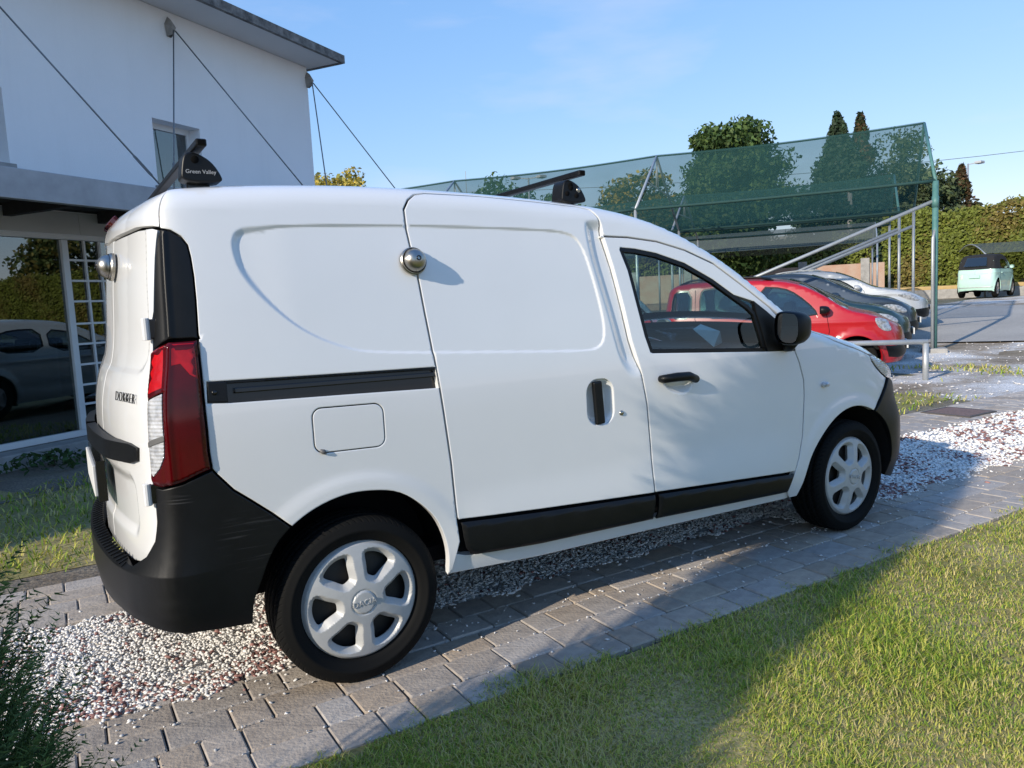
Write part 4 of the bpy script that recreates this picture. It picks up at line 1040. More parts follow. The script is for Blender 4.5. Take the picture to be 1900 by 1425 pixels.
def wheel(c, rz, rot):
    w = bpy.data.objects.new('wheel', None); COL.objects.link(w); w.parent = VX; w.location = c; w.rotation_euler = (0, rot, rz)
    w.rotation_mode = 'YXZ'
    w.rotation_euler = (0, rot, rz)
    link('tyre', ty_me, w); link('rim', rm_me, w); link('brake_disc', dk_me, w)
    h_ = link('wheel_trim', hub_me, w, loc=(0, .004, 0))
    text_obj('trim_lettering', 'DACIA', .028, M['hubcap'], w, frame_matrix((0, -.0335, 0), (1, 0, 0), (0, -1, 0)), .0025, space=1.05)
    return w
wheel((0, -.845, .305), 0, math.radians(-3))
wheel((2.81, -.845, .305), .03, math.radians(13))
wheel((0, .845, .305), math.pi, 0); wheel((2.81, .845, .305), math.pi + .03, 0)

# roof bars
for x, zt in ((-.06, 1.0), (1.16, 1.0)):
    pass
def roof_bar(x, fz, text):
    zr = float(B.zt(x)); zb = zr + .134
    rb = MB(); rb.bar((x, -.73, zb), (x, .73, zb), .034, .024); bo = rb.build('roof_bar', M['black_plastic'], VX, bevel=.005)
    ec = MB(); ec.box((x, -.7315, zb), (.022, .004, .014)); ec.build('bar_end', M['seam'], bo)
    for s in (-1, 1):
        f = MB(); y0 = -.60
        prof = smooth_loop([(-.085, -.02), (.105, -.02), (.10, .012), (.06, .068), (.0, .100), (-.045, .104), (-.068, .085), (-.080, .03)], 2)
        f.prism(prof, y0 - .055, y0 + .03, lambda a, z, t: (x + a * .70, s * -t * 1.0, zr + .034 + z * .80)) if s < 0 else f.prism(prof, -(y0 - .055), -(y0 + .03), lambda a, z, t: (x + a * .70, t, zr + .034 + z * .80))
        fo = f.build('bar_foot', M['black_plastic'], bo, bevel=.008, seg=3)
        g = MB(); g.box((x, s * -y0 * -1 * -1 if False else s * .585, zr + .006), (.075, .05, .07)); g.build('foot_pad', M['gloss_black'], fo, bevel=.004)
        if s < 0:
            lb = MB(); lb.lathe([(0, -.002), (.011, -.002), (.013, .0), (.013, .004)], 18, (x - .012, y0 - .056, zr + .092)); lb.build('foot_bolt', M['seam'], fo, True)
            if text: text_obj('foot_lettering', text, .0185, mat('letter_white', (.42, .42, .42), .5), fo, frame_matrix((x + .004, y0 - .0565, zr + .052), (1, 0, 0), (0, -1, 0)), .0006)
            else:
                for dx, dz in ((-.03, .04), (.02, .03), (.03, .06), (-.01, .07)):
                    q = MB(); q.lathe([(0, -.004), (.009, -.004), (.011, .0), (.011, .004)], 14, (x + dx, y0 - .056, zr + .025 + dz * .8)); q.build('foot_bolt', M['brushed'] if dx > .025 else M['seam'], fo, True)
roof_bar(-.385, 0, 'Green Valley')
roof_bar(1.15, 0, None)
an = MB(); an.tube([(1.52, -.10, 1.70), (1.44, -.10, 1.86)], [.005, .003], 8); an.build('aerial', M['black_plastic'], VX, True)

# ================================================================ white two-storey building with shop front
M['stucco'] = mat('white_stucco', (.86, .86, .855), .9, noise=(.9, .05), bump=(110, .55, .006), spec=.2)
_N, _L = M['stucco'].node_tree.nodes, M['stucco'].node_tree.links; _B = _N['Principled BSDF']
_co = _N.new('ShaderNodeTexCoord'); _mp = _N.new('ShaderNodeMapping'); _mp.inputs['Scale'].default_value = (3.2, 3.2, .22); _L.new(_co.outputs['Object'], _mp.inputs['Vector'])
_t = _N.new('ShaderNodeTexNoise'); _t.inputs['Scale'].default_value = 1.0; _t.inputs['Detail'].default_value = 8; _t.inputs['Roughness'].default_value = .7; _L.new(_mp.outputs[0], _t.inputs['Vector'])
_mr = _N.new('ShaderNodeMapRange'); _mr.inputs[1].default_value = .52; _mr.inputs[2].default_value = .78; _mr.inputs[3].default_value = 1.0; _mr.inputs[4].default_value = .95; _L.new(_t.outputs['Fac'], _mr.inputs[0])
_mx = _N.new('ShaderNodeMix'); _mx.data_type = 'RGBA'; _mx.blend_type = 'MULTIPLY'; _mx.inputs['Factor'].default_value = 1; _L.new(_B.inputs['Base Color'].links[0].from_socket, _mx.inputs['A']); _L.new(_mr.outputs[0], _mx.inputs['B']); _L.new(_mx.outputs['Result'], _B.inputs['Base Color'])
M['soffit'] = mat('soffit_paint', (.66, .655, .64), .9, noise=(2, .06))
M['concrete'] = mat('weathered_concrete', (.26, .25, .235), .9, noise=(9, .75, (.06, .058, .055)), bump=(50, .6, .01))
M['concrete_pale'] = mat('pale_concrete', (.38, .37, .35), .9, noise=(6, .4), bump=(50, .5, .008))
M['grey_steel'] = mat('grey_steel_beam', (.40, .41, .43), .55, noise=(5, .25), bump=(60, .1, .002))
M['dark_timber'] = mat('dark_canopy_soffit', (.035, .033, .032), .8, noise=(12, .4))
M['frame_white'] = mat('window_frame_white', (.72, .72, .70), .45, noise=(9, .05))
M['shop_glass'] = glass_mat('shop_glass', (.60, .74, .70), see=.60, f0=.15)
M['cable'] = mat('steel_cable', (.22, .23, .24), .5, metal=.6, noise=(40, .2))
M['panel_grey'] = mat('fascia_panel', (.55, .55, .52), .7, noise=(1.5, .12), bump=(30, .1, .002))
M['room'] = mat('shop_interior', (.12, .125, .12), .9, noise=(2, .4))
BL = thing('shop_building', 'white stuccoed two-storey building with glazed shop front behind the van', 'building', (BA[0], BA[1], 0), math.atan2(BD[1], BD[0]))
def bb(mb, s0, s1, o0, o1, z0, z1): return mb.box(((s0 + s1) / 2, -(o0 + o1) / 2, (z0 + z1) / 2), (s1 - s0, abs(o1 - o0), z1 - z0))
openings = [(-7.9, 2.9, .14, 2.29), (2.20, 2.93, 2.95, 3.74), (-.33, .43, 2.95, 3.68)]
S = sorted({-9.6, 5.18} | {a for o in openings for a in o[:2]}); Z = sorted({-.1, 5.06} | {a for o in openings for a in o[2:]})
w = MB()
for i in range(len(S) - 1):
    j = 0
    while j < len(Z) - 1:
        def solid(j): return not any(o[0] <= S[i] and S[i + 1] <= o[1] and o[2] <= Z[j] and Z[j + 1] <= o[3] for o in openings)
        if solid(j):
            k = j
            while k + 1 < len(Z) - 1 and solid(k + 1): k += 1
            bb(w, S[i], S[i + 1], -.34, 0, Z[j], Z[k + 1]); j = k + 1
        else: j += 1
bb(w, 4.84, 5.178, -8.0, -.342, -.1, 5.058); bb(w, -9.6, -9.3, -8.0, -.342, -.1, 5.058); bb(w, -9.29, 4.83, -8.0, -7.7, -.1, 5.058)
w.build('wall', M['stucco'], BL)
r = MB(); bb(r, -10.0, 5.31, -8.3, .60, 5.065, 5.10); RF = r.build('eaves_soffit', M['soffit'], BL)
r = MB(); bb(r, -10.0, 5.32, .56, .615, 5.052, 5.168); bb(r, 5.27, 5.325, -8.3, .558, 5.052, 5.168); bb(r, -10.0, 5.26, -8.3, .55, 5.12, 5.20); r.build('eaves_edge', M['concrete'], BL)
# upper windows
for n_, (s0, s1, z0, z1) in enumerate(openings[1:]):
    wf = MB(); o0, o1 = -.24, -.18
    for a in ((s0, s0 + .05, z0, z1), (s1 - .05, s1, z0, z1), (s0 + .05, s1 - .05, z0, z0 + .05), (s0 + .05, s1 - .05, z1 - .07, z1)): bb(wf, a[0], a[1], o0, o1, a[2], a[3])
    W_ = wf.build('window', M['frame_white'], BL, bevel=.004)
    g = MB(); bb(g, s0 + .05, s1 - .05, -.215, -.205, z0 + .05, z1 - .07); g.build('pane', M['shop_glass'], W_)
    g = MB(); bb(g, s0 + .08, s1 - .30, -.33, -.30, z0 + .06, z1 - .1); g.build('curtain', mat('curtain', (.25, .28, .30), .9, noise=(12, .5)), W_)
    g = MB(); bb(g, s0 - .04, s1 + .04, -.18, .045, z0 - .045, z0 - .002); g.build('sill', M['concrete_pale'], W_, bevel=.005)
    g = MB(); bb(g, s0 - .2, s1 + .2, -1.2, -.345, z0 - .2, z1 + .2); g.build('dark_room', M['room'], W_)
# shop front: fascia, frames, panes
for k in range(12):
    g = MB(); s0 = -7.9 + k * .9; bb(g, s0 + .003, s0 + .897, -.05, .008, 2.295, 2.525); g.build('fascia_panel', M['panel_grey'], BL, bevel=.003)
g = MB(); bb(g, -8.0, 3.0, -.30, .012, 2.535, 2.60); g.build('lintel_flashing', M['dark_timber'], BL)
SF = MB()
mull = [-7.88, -6.3, -4.3, -2.3, -.9, .93, 2.86]
for m_ in mull: bb(SF, m_ - .035, m_ + .035, -.10, -.02, .21, 2.24)
bb(SF, -7.9, 2.9, -.10, -.018, 2.242, 2.29); bb(SF, -7.9, 2.9, -.10, -.018, .142, .208)
SF = SF.build('shopfront', M['frame_white'], BL, bevel=.005)
for a, b_ in zip(mull[:-1], mull[1:]):
    g = MB(); bb(g, a + .036, b_ - .036, -.066, -.058, .21, 2.24); g.build('pane', M['shop_glass'], SF)
# glazing bars of the narrow lights
hz = [2.03, 1.81, 1.59, 1.35, 1.13, .91, .69, .48]
for z in hz: g = MB(); bb(g, .967, 2.82, -.052, -.034, z - .011, z + .011); g.build('glazing_bar', M['frame_white'], SF)
for s_ in (1.165, 1.35, 1.60, 1.84, 2.08, 2.33, 2.57):
    g = MB(); bb(g, s_ - (.011 if s_ != 1.35 else .011), s_ + .011, -.056, -.030, .21, 2.24); g.build('glazing_bar', M['frame_white'], SF)
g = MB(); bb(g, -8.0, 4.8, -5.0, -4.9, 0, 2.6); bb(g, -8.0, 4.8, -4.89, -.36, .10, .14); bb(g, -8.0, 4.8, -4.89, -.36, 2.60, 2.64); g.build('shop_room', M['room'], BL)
g = MB(); bb(g, .25, .29, -.9, -.86, .6, 2.1); bb(g, -.6, .1, -2.6, -2.2, .14, .95); bb(g, 1.6, 2.4, -3.0, -2.4, .14, 1.1); g.build('shop_fittings', mat('shop_fitting', (.35, .36, .36), .6, noise=(4, .4)), BL, bevel=.01)
g = MB(); bb(g, -9.0, 4.9, -.10, .28, -.06, .14); g.build('step', M['concrete_pale'], BL, bevel=.015)
# canopy held by cables
CN = MB(); bb(CN, -6.0, 6.55, 1.14, 1.22, 2.41, 2.665); CN = CN.build('canopy', M['grey_steel'], BL, bevel=.006)
g = MB(); bb(g, -5.98, 6.53, .02, 1.13, 2.60, 2.655); g.build('canopy_deck', M['grey_steel'], CN)
for k in range(13):
    g = MB(); s_ = -5.9 + k * 1.03; bb(g, s_, s_ + .08, .03, 1.13, 2.43, 2.597); g.build('canopy_joist', M['dark_timber'], CN)
g = MB(); bb(g, 6.47, 6.55, .02, 1.138, 2.41, 2.66); g.build('canopy_end', M['grey_steel'], CN)
g = MB(); bb(g, -5.98, 6.46, .03, 1.12, 2.555, 2.597); g.build('canopy_soffit', M['dark_timber'], CN)
def bl(s, o, z): return np.array([s, -o, z])
for s_ in (-.04, 2.57, 5.18):
    g = MB(); g.add([bl(s_ - .055, .004, 4.90), bl(s_ + .055, .004, 4.90), bl(s_ + .035, .004, 4.76), bl(s_ - .035, .004, 4.76), bl(s_, .004, 5.0), bl(s_ - .03, .10, 4.86), bl(s_ + .03, .10, 4.86), bl(s_, .09, 4.78), bl(s_, .06, 4.95)],
          [(0, 3, 7, 5), (1, 6, 7, 2), (5, 7, 6), (4, 0, 5, 8), (4, 8, 6, 1), (5, 6, 8), (0, 1, 2, 3), (0, 4, 1)]); AN = g.build('cable_anchor', M['concrete_pale'], BL)
    for d_ in (-1.24, 1.24):
        a, b_ = bl(s_ + .01 * d_, .10, 4.82), bl(s_ + d_, 1.18, 2.67)
        g = MB(); g.tube([a, b_], .0085, 6); g.build('cable', M['cable'], AN, True)
        t0, t1 = a + (b_ - a) * .84, a + (b_ - a) * .95
        g = MB(); e = np.array([.016, 0, 0]); g.tube([t0, t0 + (t1 - t0) * .15 + e, t1 - (t1 - t0) * .15 + e, t1], .006, 6); g.tube([t0, t0 + (t1 - t0) * .15 - e, t1 - (t1 - t0) * .15 - e, t1], .006, 6); g.build('turnbuckle', M['cable'], AN, True)

# ================================================================ net-covered shelter over the parked cars
M['galv'] = mat('galvanised_tube', (.48, .50, .50), .45, metal=.5, noise=(9, .2))
M['green_tube'] = mat('green_painted_tube', (.055, .16, .145), .5, noise=(10, .45, (.10, .22, .20)))
M['cord'] = mat('net_hem', (.012, .055, .050), .8, noise=(30, .3))
def net_mat():
    m, N, L, B_ = nodes_of('shade_net'); out = N['Material Output']; N.remove(B_)
    d = N.new('ShaderNodeBsdfDiffuse'); d.inputs[0].default_value = (.05, .125, .105, 1)
    t = N.new('ShaderNodeBsdfTranslucent'); t.inputs[0].default_value = (.06, .155, .125, 1)
    tr = N.new('ShaderNodeBsdfTransparent'); a = N.new('ShaderNodeMixShader'); a.inputs[0].default_value = .4
    co = N.new('ShaderNodeTexCoord'); no = N.new('ShaderNodeTexNoise'); no.inputs['Scale'].default_value = 1.3; L.new(co.outputs['Object'], no.inputs['Vector'])
    mr = N.new('ShaderNodeMapRange'); mr.inputs[3].default_value = .33; mr.inputs[4].default_value = .48; L.new(no.outputs['Fac'], mr.inputs[0])
    mx = N.new('ShaderNodeMixShader'); L.new(mr.outputs[0], mx.inputs[0]); L.new(d.outputs[0], a.inputs[1]); L.new(t.outputs[0], a.inputs[2])
    L.new(a.outputs[0], mx.inputs[2]); L.new(tr.outputs[0], mx.inputs[1]); L.new(mx.outputs[0], out.inputs['Surface'])
    return m
M['net'] = net_mat()
def shelter(label, eave, ridge, far, ts, green_first):
    """rows given as (s, z); frames at the t values"""
    SH = thing('net_shelter', label, 'shelter', (P0[0], P0[1], 0), RZ_NET, 'net shelters over the parked cars')
    W_ = lambda p, t: np.array([p[0], t, p[1]])
    gl_ = lambda s, t: float(gz(*(P0 + E2 * s + E1 * t)))
    for i, t in enumerate(ts):
        for p in (eave, far):
            g = MB(); fat = green_first and i == 0 and p is eave
            g.tube([(p[0], t, gl_(p[0], t) - .05), (p[0], t, p[1])], .052 if fat else .033, 12); g.build('post', M['green_tube'] if fat else M['galv'], SH, True)
            if fat:
                g = MB(); g.tube([(p[0] - .10, t + .04, .03), (p[0] - .10, t + .04, 2.15), (p[0] - .03, t + .02, 2.3)], .03, 10); g.build('post', M['galv'], SH, True)
                g = MB(); g.tube([(p[0], t, 2.72), (p[0], t, 2.92)], .062, 12); g.build('clamp', M['green_tube'], SH, True)
                g = MB(); g.box((p[0], t, .03), (.42, .42, .16)); g.build('footing', M['concrete_pale'], SH, bevel=.02)
            g = MB(); g.tube([W_(p, t), W_(ridge, t)], .030, 8); g.build('rafter', M['galv'] if i else M['green_tube'], SH, True)
        if i:
            g = MB(); m1 = (W_(eave, t) + W_(ridge, t)) / 2; m2 = (W_(far, t) + W_(ridge, t)) / 2; g.tube([m1, m2], .02, 6); g.build('tie_rod', M['galv'], SH, True)
            for d_ in (-.12, .12):
                g = MB(); g.tube([W_(ridge, t), np.array([ridge[0] + d_, t, (m1[2] + m2[2]) / 2])], .014, 6); g.build('king_rod', M['galv'], SH, True)
    for i, (a, b_) in enumerate(zip(ts[:-1], ts[1:])):
        n = 14
        sag = lambda q: .10 * math.sin(math.pi * q)
        for p, nm in ((eave, 'eaves_wire'), (ridge, 'ridge_wire'), (far, 'eaves_wire')):
            g = MB(); g.tube([(p[0], a + (b_ - a) * k / n, p[1] - (sag(k / n) * .6 if p is ridge else sag(k / n) * .2)) for k in range(n + 1)], .032 if p is not ridge else .018, 8); g.build(nm, M['cord'], SH, True)
            if p is not ridge:
                for k in range(4):
                    tt = a + (b_ - a) * (k + .5) / 4; q = (k + .5) / 4
                    c = MB(); c.tube([(p[0], tt - .015, p[1] - sag(q) * .2), (p[0], tt + .015, p[1] - sag(q) * .2)], .026, 8); c.build('clip', M['frame_white'], SH, True)
        for p, nm in ((eave, 1), (far, -1)):
            V = []; F = []; m_ = 6
            for k in range(n + 1):
                for j in range(m_ + 1):
                    q = k / n; r_ = j / m_; s_ = p[0] + (ridge[0] - p[0]) * r_; z = p[1] + (ridge[1] - p[1]) * r_ - sag(q) * (.2 + .4 * r_) - .12 * math.sin(math.pi * r_) + (random.uniform(-.018, .018) if 0 < j < m_ else 0)
                    V.append((s_, a + (b_ - a) * q, z + .035))
            for k in range(n):
                for j in range(m_): F.append((k * (m_ + 1) + j, (k + 1) * (m_ + 1) + j, (k + 1) * (m_ + 1) + j + 1, k * (m_ + 1) + j + 1))
            link('net_panel', mkmesh('net_panel', V, F, M['net'], True), SH)
    for p in (eave, far):
        g = MB(); z1 = p[1] - .36; L_ = (z1 - gl_(p[0], ts[0] + 7)) / .38
        g.tube([(p[0], ts[0] + .02, z1), (p[0], ts[0] + L_, z1 - .38 * L_)], .035, 8); g.build('brace', M['galv'], SH, True)
    return SH
SH = shelter('green net shelter with thick green corner post in front of the parked cars', (0, 3.20), (2.24, 4.66), (4.75, 3.08), (0, 5.65, 11.1, 16.7), True)
# folded net end hanging at the near gable
g = MB(); V = [(2.24, -.02, 4.66), (.05, -.02, 3.3), (.55, -.05, 3.3), (1.9, -.06, 4.2), (2.30, .0, 4.2), (4.6, .0, 3.1), (3.3, .02, 3.5)]
g.add(V, [(0, 1, 2, 3), (0, 3, 4), (0, 4, 6, 5)]); g.build('net_flap', M['net'], SH)
shelter('second net shelter row standing behind the green corner post', (4.95, 3.05), (7.0, 4.25), (9.2, 3.1), (.3, 5.9, 11.4), False)
# low shelter with dark arched net at the back
def arch_shelter(label, p, ax, L, W_, h, rise):
    A = thing('arched_shelter', label, 'shelter', (p[0], p[1], float(gz(p[0], p[1]))), ax, 'dark arched shade shelters')
    n = 10; pr = [(W_ * (k / n - .5), h + rise * math.sin(math.pi * k / n)) for k in range(n + 1)]
    V = [(x, y, z) for x in np.linspace(0, L, 8) for y, z in pr]; F = [(i * (n + 1) + j, (i + 1) * (n + 1) + j, (i + 1) * (n + 1) + j + 1, i * (n + 1) + j + 1) for i in range(7) for j in range(n)]
    link('shade_sheet', mkmesh('shade_sheet', V, F, M['dark_net'], True), A)
    for x in (0, L / 2, L):
        for y in (-W_ / 2, W_ / 2): g = MB(); g.tube([(x, y, -.1), (x, y, h)], .03, 8); g.build('post', M['galv'], A, True)
        g = MB(); g.tube([(x, a, b_ - .02) for a, b_ in pr], .022, 6); g.build('hoop', M['galv'], A, True)
    return A
m_, N_, L_, B_ = nodes_of('black_shade_net'); N_.remove(B_)
d_ = N_.new('ShaderNodeBsdfDiffuse'); d_.inputs[0].default_value = (.12, .145, .135, 1); t_ = N_.new('ShaderNodeBsdfTransparent'); x_ = N_.new('ShaderNodeMixShader'); x_.inputs[0].default_value = .55
L_.new(t_.outputs[0], x_.inputs[1]); L_.new(d_.outputs[0], x_.inputs[2]); L_.new(x_.outputs[0], N_['Material Output'].inputs[0]); M['dark_net'] = m_
q = P0 + E2 * 12.0 + E1 * .6
arch_shelter('long dark arched shelter in front of the brick wall', q, RZ_NET + math.pi / 2, 13.5, 4.2, 1.95, .75)
q = P0 + E2 * 15.0 + E1 * -5.1
arch_shelter('small black arched shelter over the mint green car', (31.3, 9.6), RZ_NET + math.pi / 2 + .1, 3.6, 4.4, 1.5, .45)
# metal rail by the drive
RL = thing('hoop_rail', 'grey tubular knee rail standing in the gravel before the red car', 'rail', (9.59, 2.68, 0), RZ_NET + math.pi / 2)
for x in (0, 3.2): g = MB(); g.tube([(x, 0, -.1), (x, 0, .50)], .040, 12); g.build('rail_post', M['galv'], RL, True)
g = MB(); g.tube([(-.03, 0, .52), (3.23, 0, .52)], .038, 12); g.build('rail_bar', M['galv'], RL, True)

# ================================================================ parked cars
def car(name, label, s, t_front, paint, spec, group='cars parked under the net shelters', pos=None, rz=None, roofmat=None):
    hw, xr, xf, wb, H, rt = spec['w'], spec['xr'], spec['xf'], spec['wb'], spec['H'], spec.get('rt', .30)
    plan = [(xr, 0), (xr + .012, .35 * hw), (xr + .04, .62 * hw), (xr + .09, .83 * hw), (xr + .20, .945 * hw), (xr + .42, .985 * hw), (0.25, hw), (1.0, hw), (wb - .3, hw), (xf - .75, .985 * hw), (xf - .50, .95 * hw), (xf - .28, .85 * hw), (xf - .13, .66 * hw), (xf - .04, .36 * hw), (xf, 0)]
    bt = spec['belt']
    Tz = [(.05, .90), (.22, .95), (.35, .985), (.55, 1), (bt - .12, 1), (bt, .985), (bt + .25, .905), (H, .79), (H + .1, .77)]
    b = Body(plan, Tz, spec['ztop'], [(xr, .10), (wb * .5, .09), (spec['ws'][1], .06), (xf, .10)], spec.get('rlean', [(.1, .06), (.4, 0), (.6, 0), (bt, .03), (H - .25, .12), (H, .25)]), [(.1, -.10), (.3, 0), (.5, 0), (.65, -.03), (.85, -.14), (1.2, -.3)], (xr + .42, xr), (xf - .6, xf + .1), x0=1.0, dense=260)
    if pos is None:
        p = lot(s, t_front + xf); rz = RZ_NET - math.pi / 2
    else: p = np.array([pos[0], pos[1], float(gz(*pos))])
    C = thing(name, label, 'car', tuple(p), rz, group)
    v_end = lambda u: float(b.vend(u))
    sill = .21
    def archpts(cx, r): return [(cx + r * math.cos(a), rt + r * math.sin(a)) for a in np.linspace(math.pi + .32, -.32, 22)]
    r_a = rt + .055
    bot = [(b.u0, .30), (-.45, sill + .02)] if b.u0 < -.5 else [(b.u0, .28)]
    outline = [(b.u0, .26), (-r_a - .12, sill + .02)] + archpts(0, r_a) + [(wb * .5, sill)] + archpts(wb, r_a) + [(wb + r_a + .10, sill), (b.u1, sill)] + [(u, v_end(u)) for u in np.linspace(b.u1, b.u0, 90)]
    outline = [q for q in outline]
    holes = [smooth_loop(w_, 1) for w_ in spec['windows']]
    def rel(u, v):
        d = 0 * u
        for cx in (0, wb):
            r_ = np.hypot(u - cx, v - rt); d = d + .022 * (1 - sst(r_a + .02, r_a + .10, r_))
        return d + .012 * np.exp(-((v - (bt - .10)) / .035) ** 2) - .012 * np.exp(-((v - .42) / .08) ** 2) * sst(.3, .5, u) * (1 - sst(wb - .5, wb - .3, u))
    side = panel(b, outline, holes, .055, rel, [], gap=0, edge=.004, flange=.03, step=.04)
    ws0, ws1 = spec['ws']
    hood = topsheet(b, ws1, b.u1, 26, 16, .035); roof = topsheet(b, b.u0, ws0, 40, 16, .03)
    body = merge(side, flip(side), hood)
    if roofmat is None: body = merge(body, roof)
    else: plate('soft_top', roof, roofmat, C)
    BD_ = plate('body', body, paint, C)
    plate('windscreen', topsheet(b, ws0, ws1, 20, 16, .05, -.004), M['car_glass'], C)
    for h_ in holes:
        hh = np.asarray(h_); hh = hh if area2(hh) > 0 else hh[::-1]
        d = panel(b, hh, [], .08, None, off=-.010, gap=0, edge=0, flange=0); plate('window', d, M['car_glass'], C, True)
        hi = inset(resample(hh, .04), .022)[0]
        d = panel(b, hh, [hi], .08, None, off=-.004, gap=0, edge=0, flange=0); plate('window_seal', d, M['gloss_black'], C, True)
    for poly, nm, mt, of in spec['patches']:
        q = smooth_loop(poly, 1) if nm not in ('lower_trim', 'side_strip') else np.array(poly)
        d = panel(b, q, [], .05, (lambda u, v, q=q: rel(u, v) + of * sst(-.001, .03, sdf(u, v, q)) + .003), gap=0, edge=.003, flange=.015); plate(nm, d, M[mt], C, True)
    for line in spec['seams']:
        g = MB()
        for a_, c_ in zip(line[:-1], line[1:]):
            k = max(1, int(math.dist(a_, c_) / .06)); pts = [(a_[0] + (c_[0] - a_[0]) * i / k, a_[1] + (c_[1] - a_[1]) * i / k) for i in range(k + 1)]
            uu = np.array([p_[0] for p_ in pts]); vv = np.array([p_[1] for p_ in pts]); X = b.Q(uu, vv, rel); g.tube(list(X + b.N(uu, vv) * .0005), .0045, 4)
        g.build('door_seam', M['seam'], C)
    for (hx, hz_) in spec['handles']:
        X = b.P(hx, hz_); g = MB(); g.tube([X + [-.09, .0, 0], X + [-.07, -.03, 0], X + [.07, -.03, 0], X + [.09, 0, 0]], .016, 8); g.build('door_handle', paint if spec.get('hp') else M['black_plastic'], C, True)
    mz = bt + .09; mx_ = spec['mirror']
    for sg in (1, -1):
        g = MB(); prof = smooth_loop([(-.10, -.06), (.08, -.07), (.09, .05), (-.08, .065)], 2); n = len(prof)
        vs = []; yb = hw * .97 + .10
        for tq, sc in ((-.05, .9), (-.02, 1.0), (.03, .95), (.07, .7), (.09, .25)): vs += [(mx_ + tq, -sg * (yb + a * sc), mz + z * sc) for a, z in prof]
        g.add(vs, [(i * n + j, i * n + (j + 1) % n, (i + 1) * n + (j + 1) % n, (i + 1) * n + j) for i in range(4) for j in range(n)] + [tuple(range(n))])
        mo = g.build('side_mirror', M['black_plastic'] if not spec.get('hp') else paint, C, True)
        g = MB(); g.tube([(mx_ + .02, -sg * hw * .93, mz - .05), (mx_ + .02, -sg * (hw + .05), mz - .04)], .025, 8); g.build('mirror_arm', M['black_plastic'], mo, True)
    for cx in (0, wb):
        for sg in (1, -1):
            w_ = bpy.data.objects.new('wheel', None); COL.objects.link(w_); w_.parent = C; w_.location = (cx, -sg * (hw - .02), rt); w_.rotation_euler = (0, .3 * cx, 0 if sg > 0 else math.pi); w_.scale = (rt / .305,) * 3
            link('tyre', ty_low, w_); link('rim', rim_low, w_)
    g = MB()
    for cx in (0, wb):
        for sg in (1, -1):
            pts = [(cx + (r_a + .01) * math.cos(a), rt + (r_a + .01) * math.sin(a)) for a in np.linspace(-.4, math.pi + .4, 16)]; n = len(g.v)
            g.v += [(x, sg * y, z) for x, z in pts for y in (-hw + .02, -hw + .30)]; g.f += [(n + 2 * i, n + 2 * i + 1, n + 2 * i + 3, n + 2 * i + 2) for i in range(15)]
            n = len(g.v); g.v += [(x, sg * (-hw + .30), z) for x, z in pts]; g.f += [tuple(range(n, n + 16))]
    g.build('underbody', M['liner'], C); g = MB(); g.box(((xr + xf) / 2, 0, .30), (xf - xr - .5, hw * 1.35, .2)); g.build('floor_pan', M['liner'], C)
    g = MB(); g.box((wb * .45, 0, .62), (2.0, hw * 1.5, .40)); g.box((.55, -.33, .9), (.16, .42, .45)); g.box((.55, .33, .9), (.16, .42, .45)); g.box((1.35, -.33, .9), (.14, .42, .5)); g.box((1.35, .33, .9), (.14, .42, .5)); g.build('seats', M['liner'], C, bevel=.05)
    if spec.get('rails'):
        x0, x1, zr_ = spec['rails']
        for sg in (1, -1):
            q = [b.P(u, v_end(u)) for u in np.linspace(x0, x1, 8)]; q = [np.array([a[0], a[1] * sg * .97, a[2] + (.045 if 0 < i < 7 else .0)]) for i, a in enumerate(q)]
            g = MB(); g.tube(q, .018, 8); g.build('roof_rail', M[zr_], C, True)
    if spec.get('plate'):
        g = MB(); x_, z_ = spec['plate']; g.box((x_, 0, z_), (.02, .50, .11)); g.build('licence_plate', M['plate_w'], C)
    return C, b
M['car_glass'] = glass_mat('parked_car_glass', (.60, .74, .71), see=.80, f0=.13)
M['plate_w'] = mat('number_plate', (.62, .63, .62), .5, noise=(30, .1))
M['lamp_glass'] = mat('headlamp_lens', (.55, .57, .60), .08, coat=1.0, metal=.3, noise=(22, .55, (.12, .13, .14)))
M['tail_lens'] = mat('tail_lens', (.28, .01, .012), .12, coat=.8, noise=(15, .4))
g = MB(); g.lathe([(.205, .02), (.22, -.002), (.25, -.014), (.285, -.010), (.302, .012), (.306, .05), (.306, .15), (.295, .18), (.21, .18)], 28); ty_low = g.mesh('tyre', M['tyre'], True)
g = MB(); g.lathe([(.205, .03), (.20, .008), (.185, .0), (.17, .03), (.05, .01), (.0, .008)], 28)
for k in range(5):
    a = 2 * math.pi * k / 5; g.bar((.04 * math.cos(a), -.004, .04 * math.sin(a)), (.195 * math.cos(a), .002, .195 * math.sin(a)), .055, .02, up=(0, -1, 0))
rim_low = g.mesh('rim', mat('alloy_rim', (.40, .41, .42), .35, metal=.7, noise=(12, .2)), False)
def paint(name, c, metal=.0): return mat(name, c, .30, metal=metal, coat=.55, noise=(2.5, .06), spec=.5)
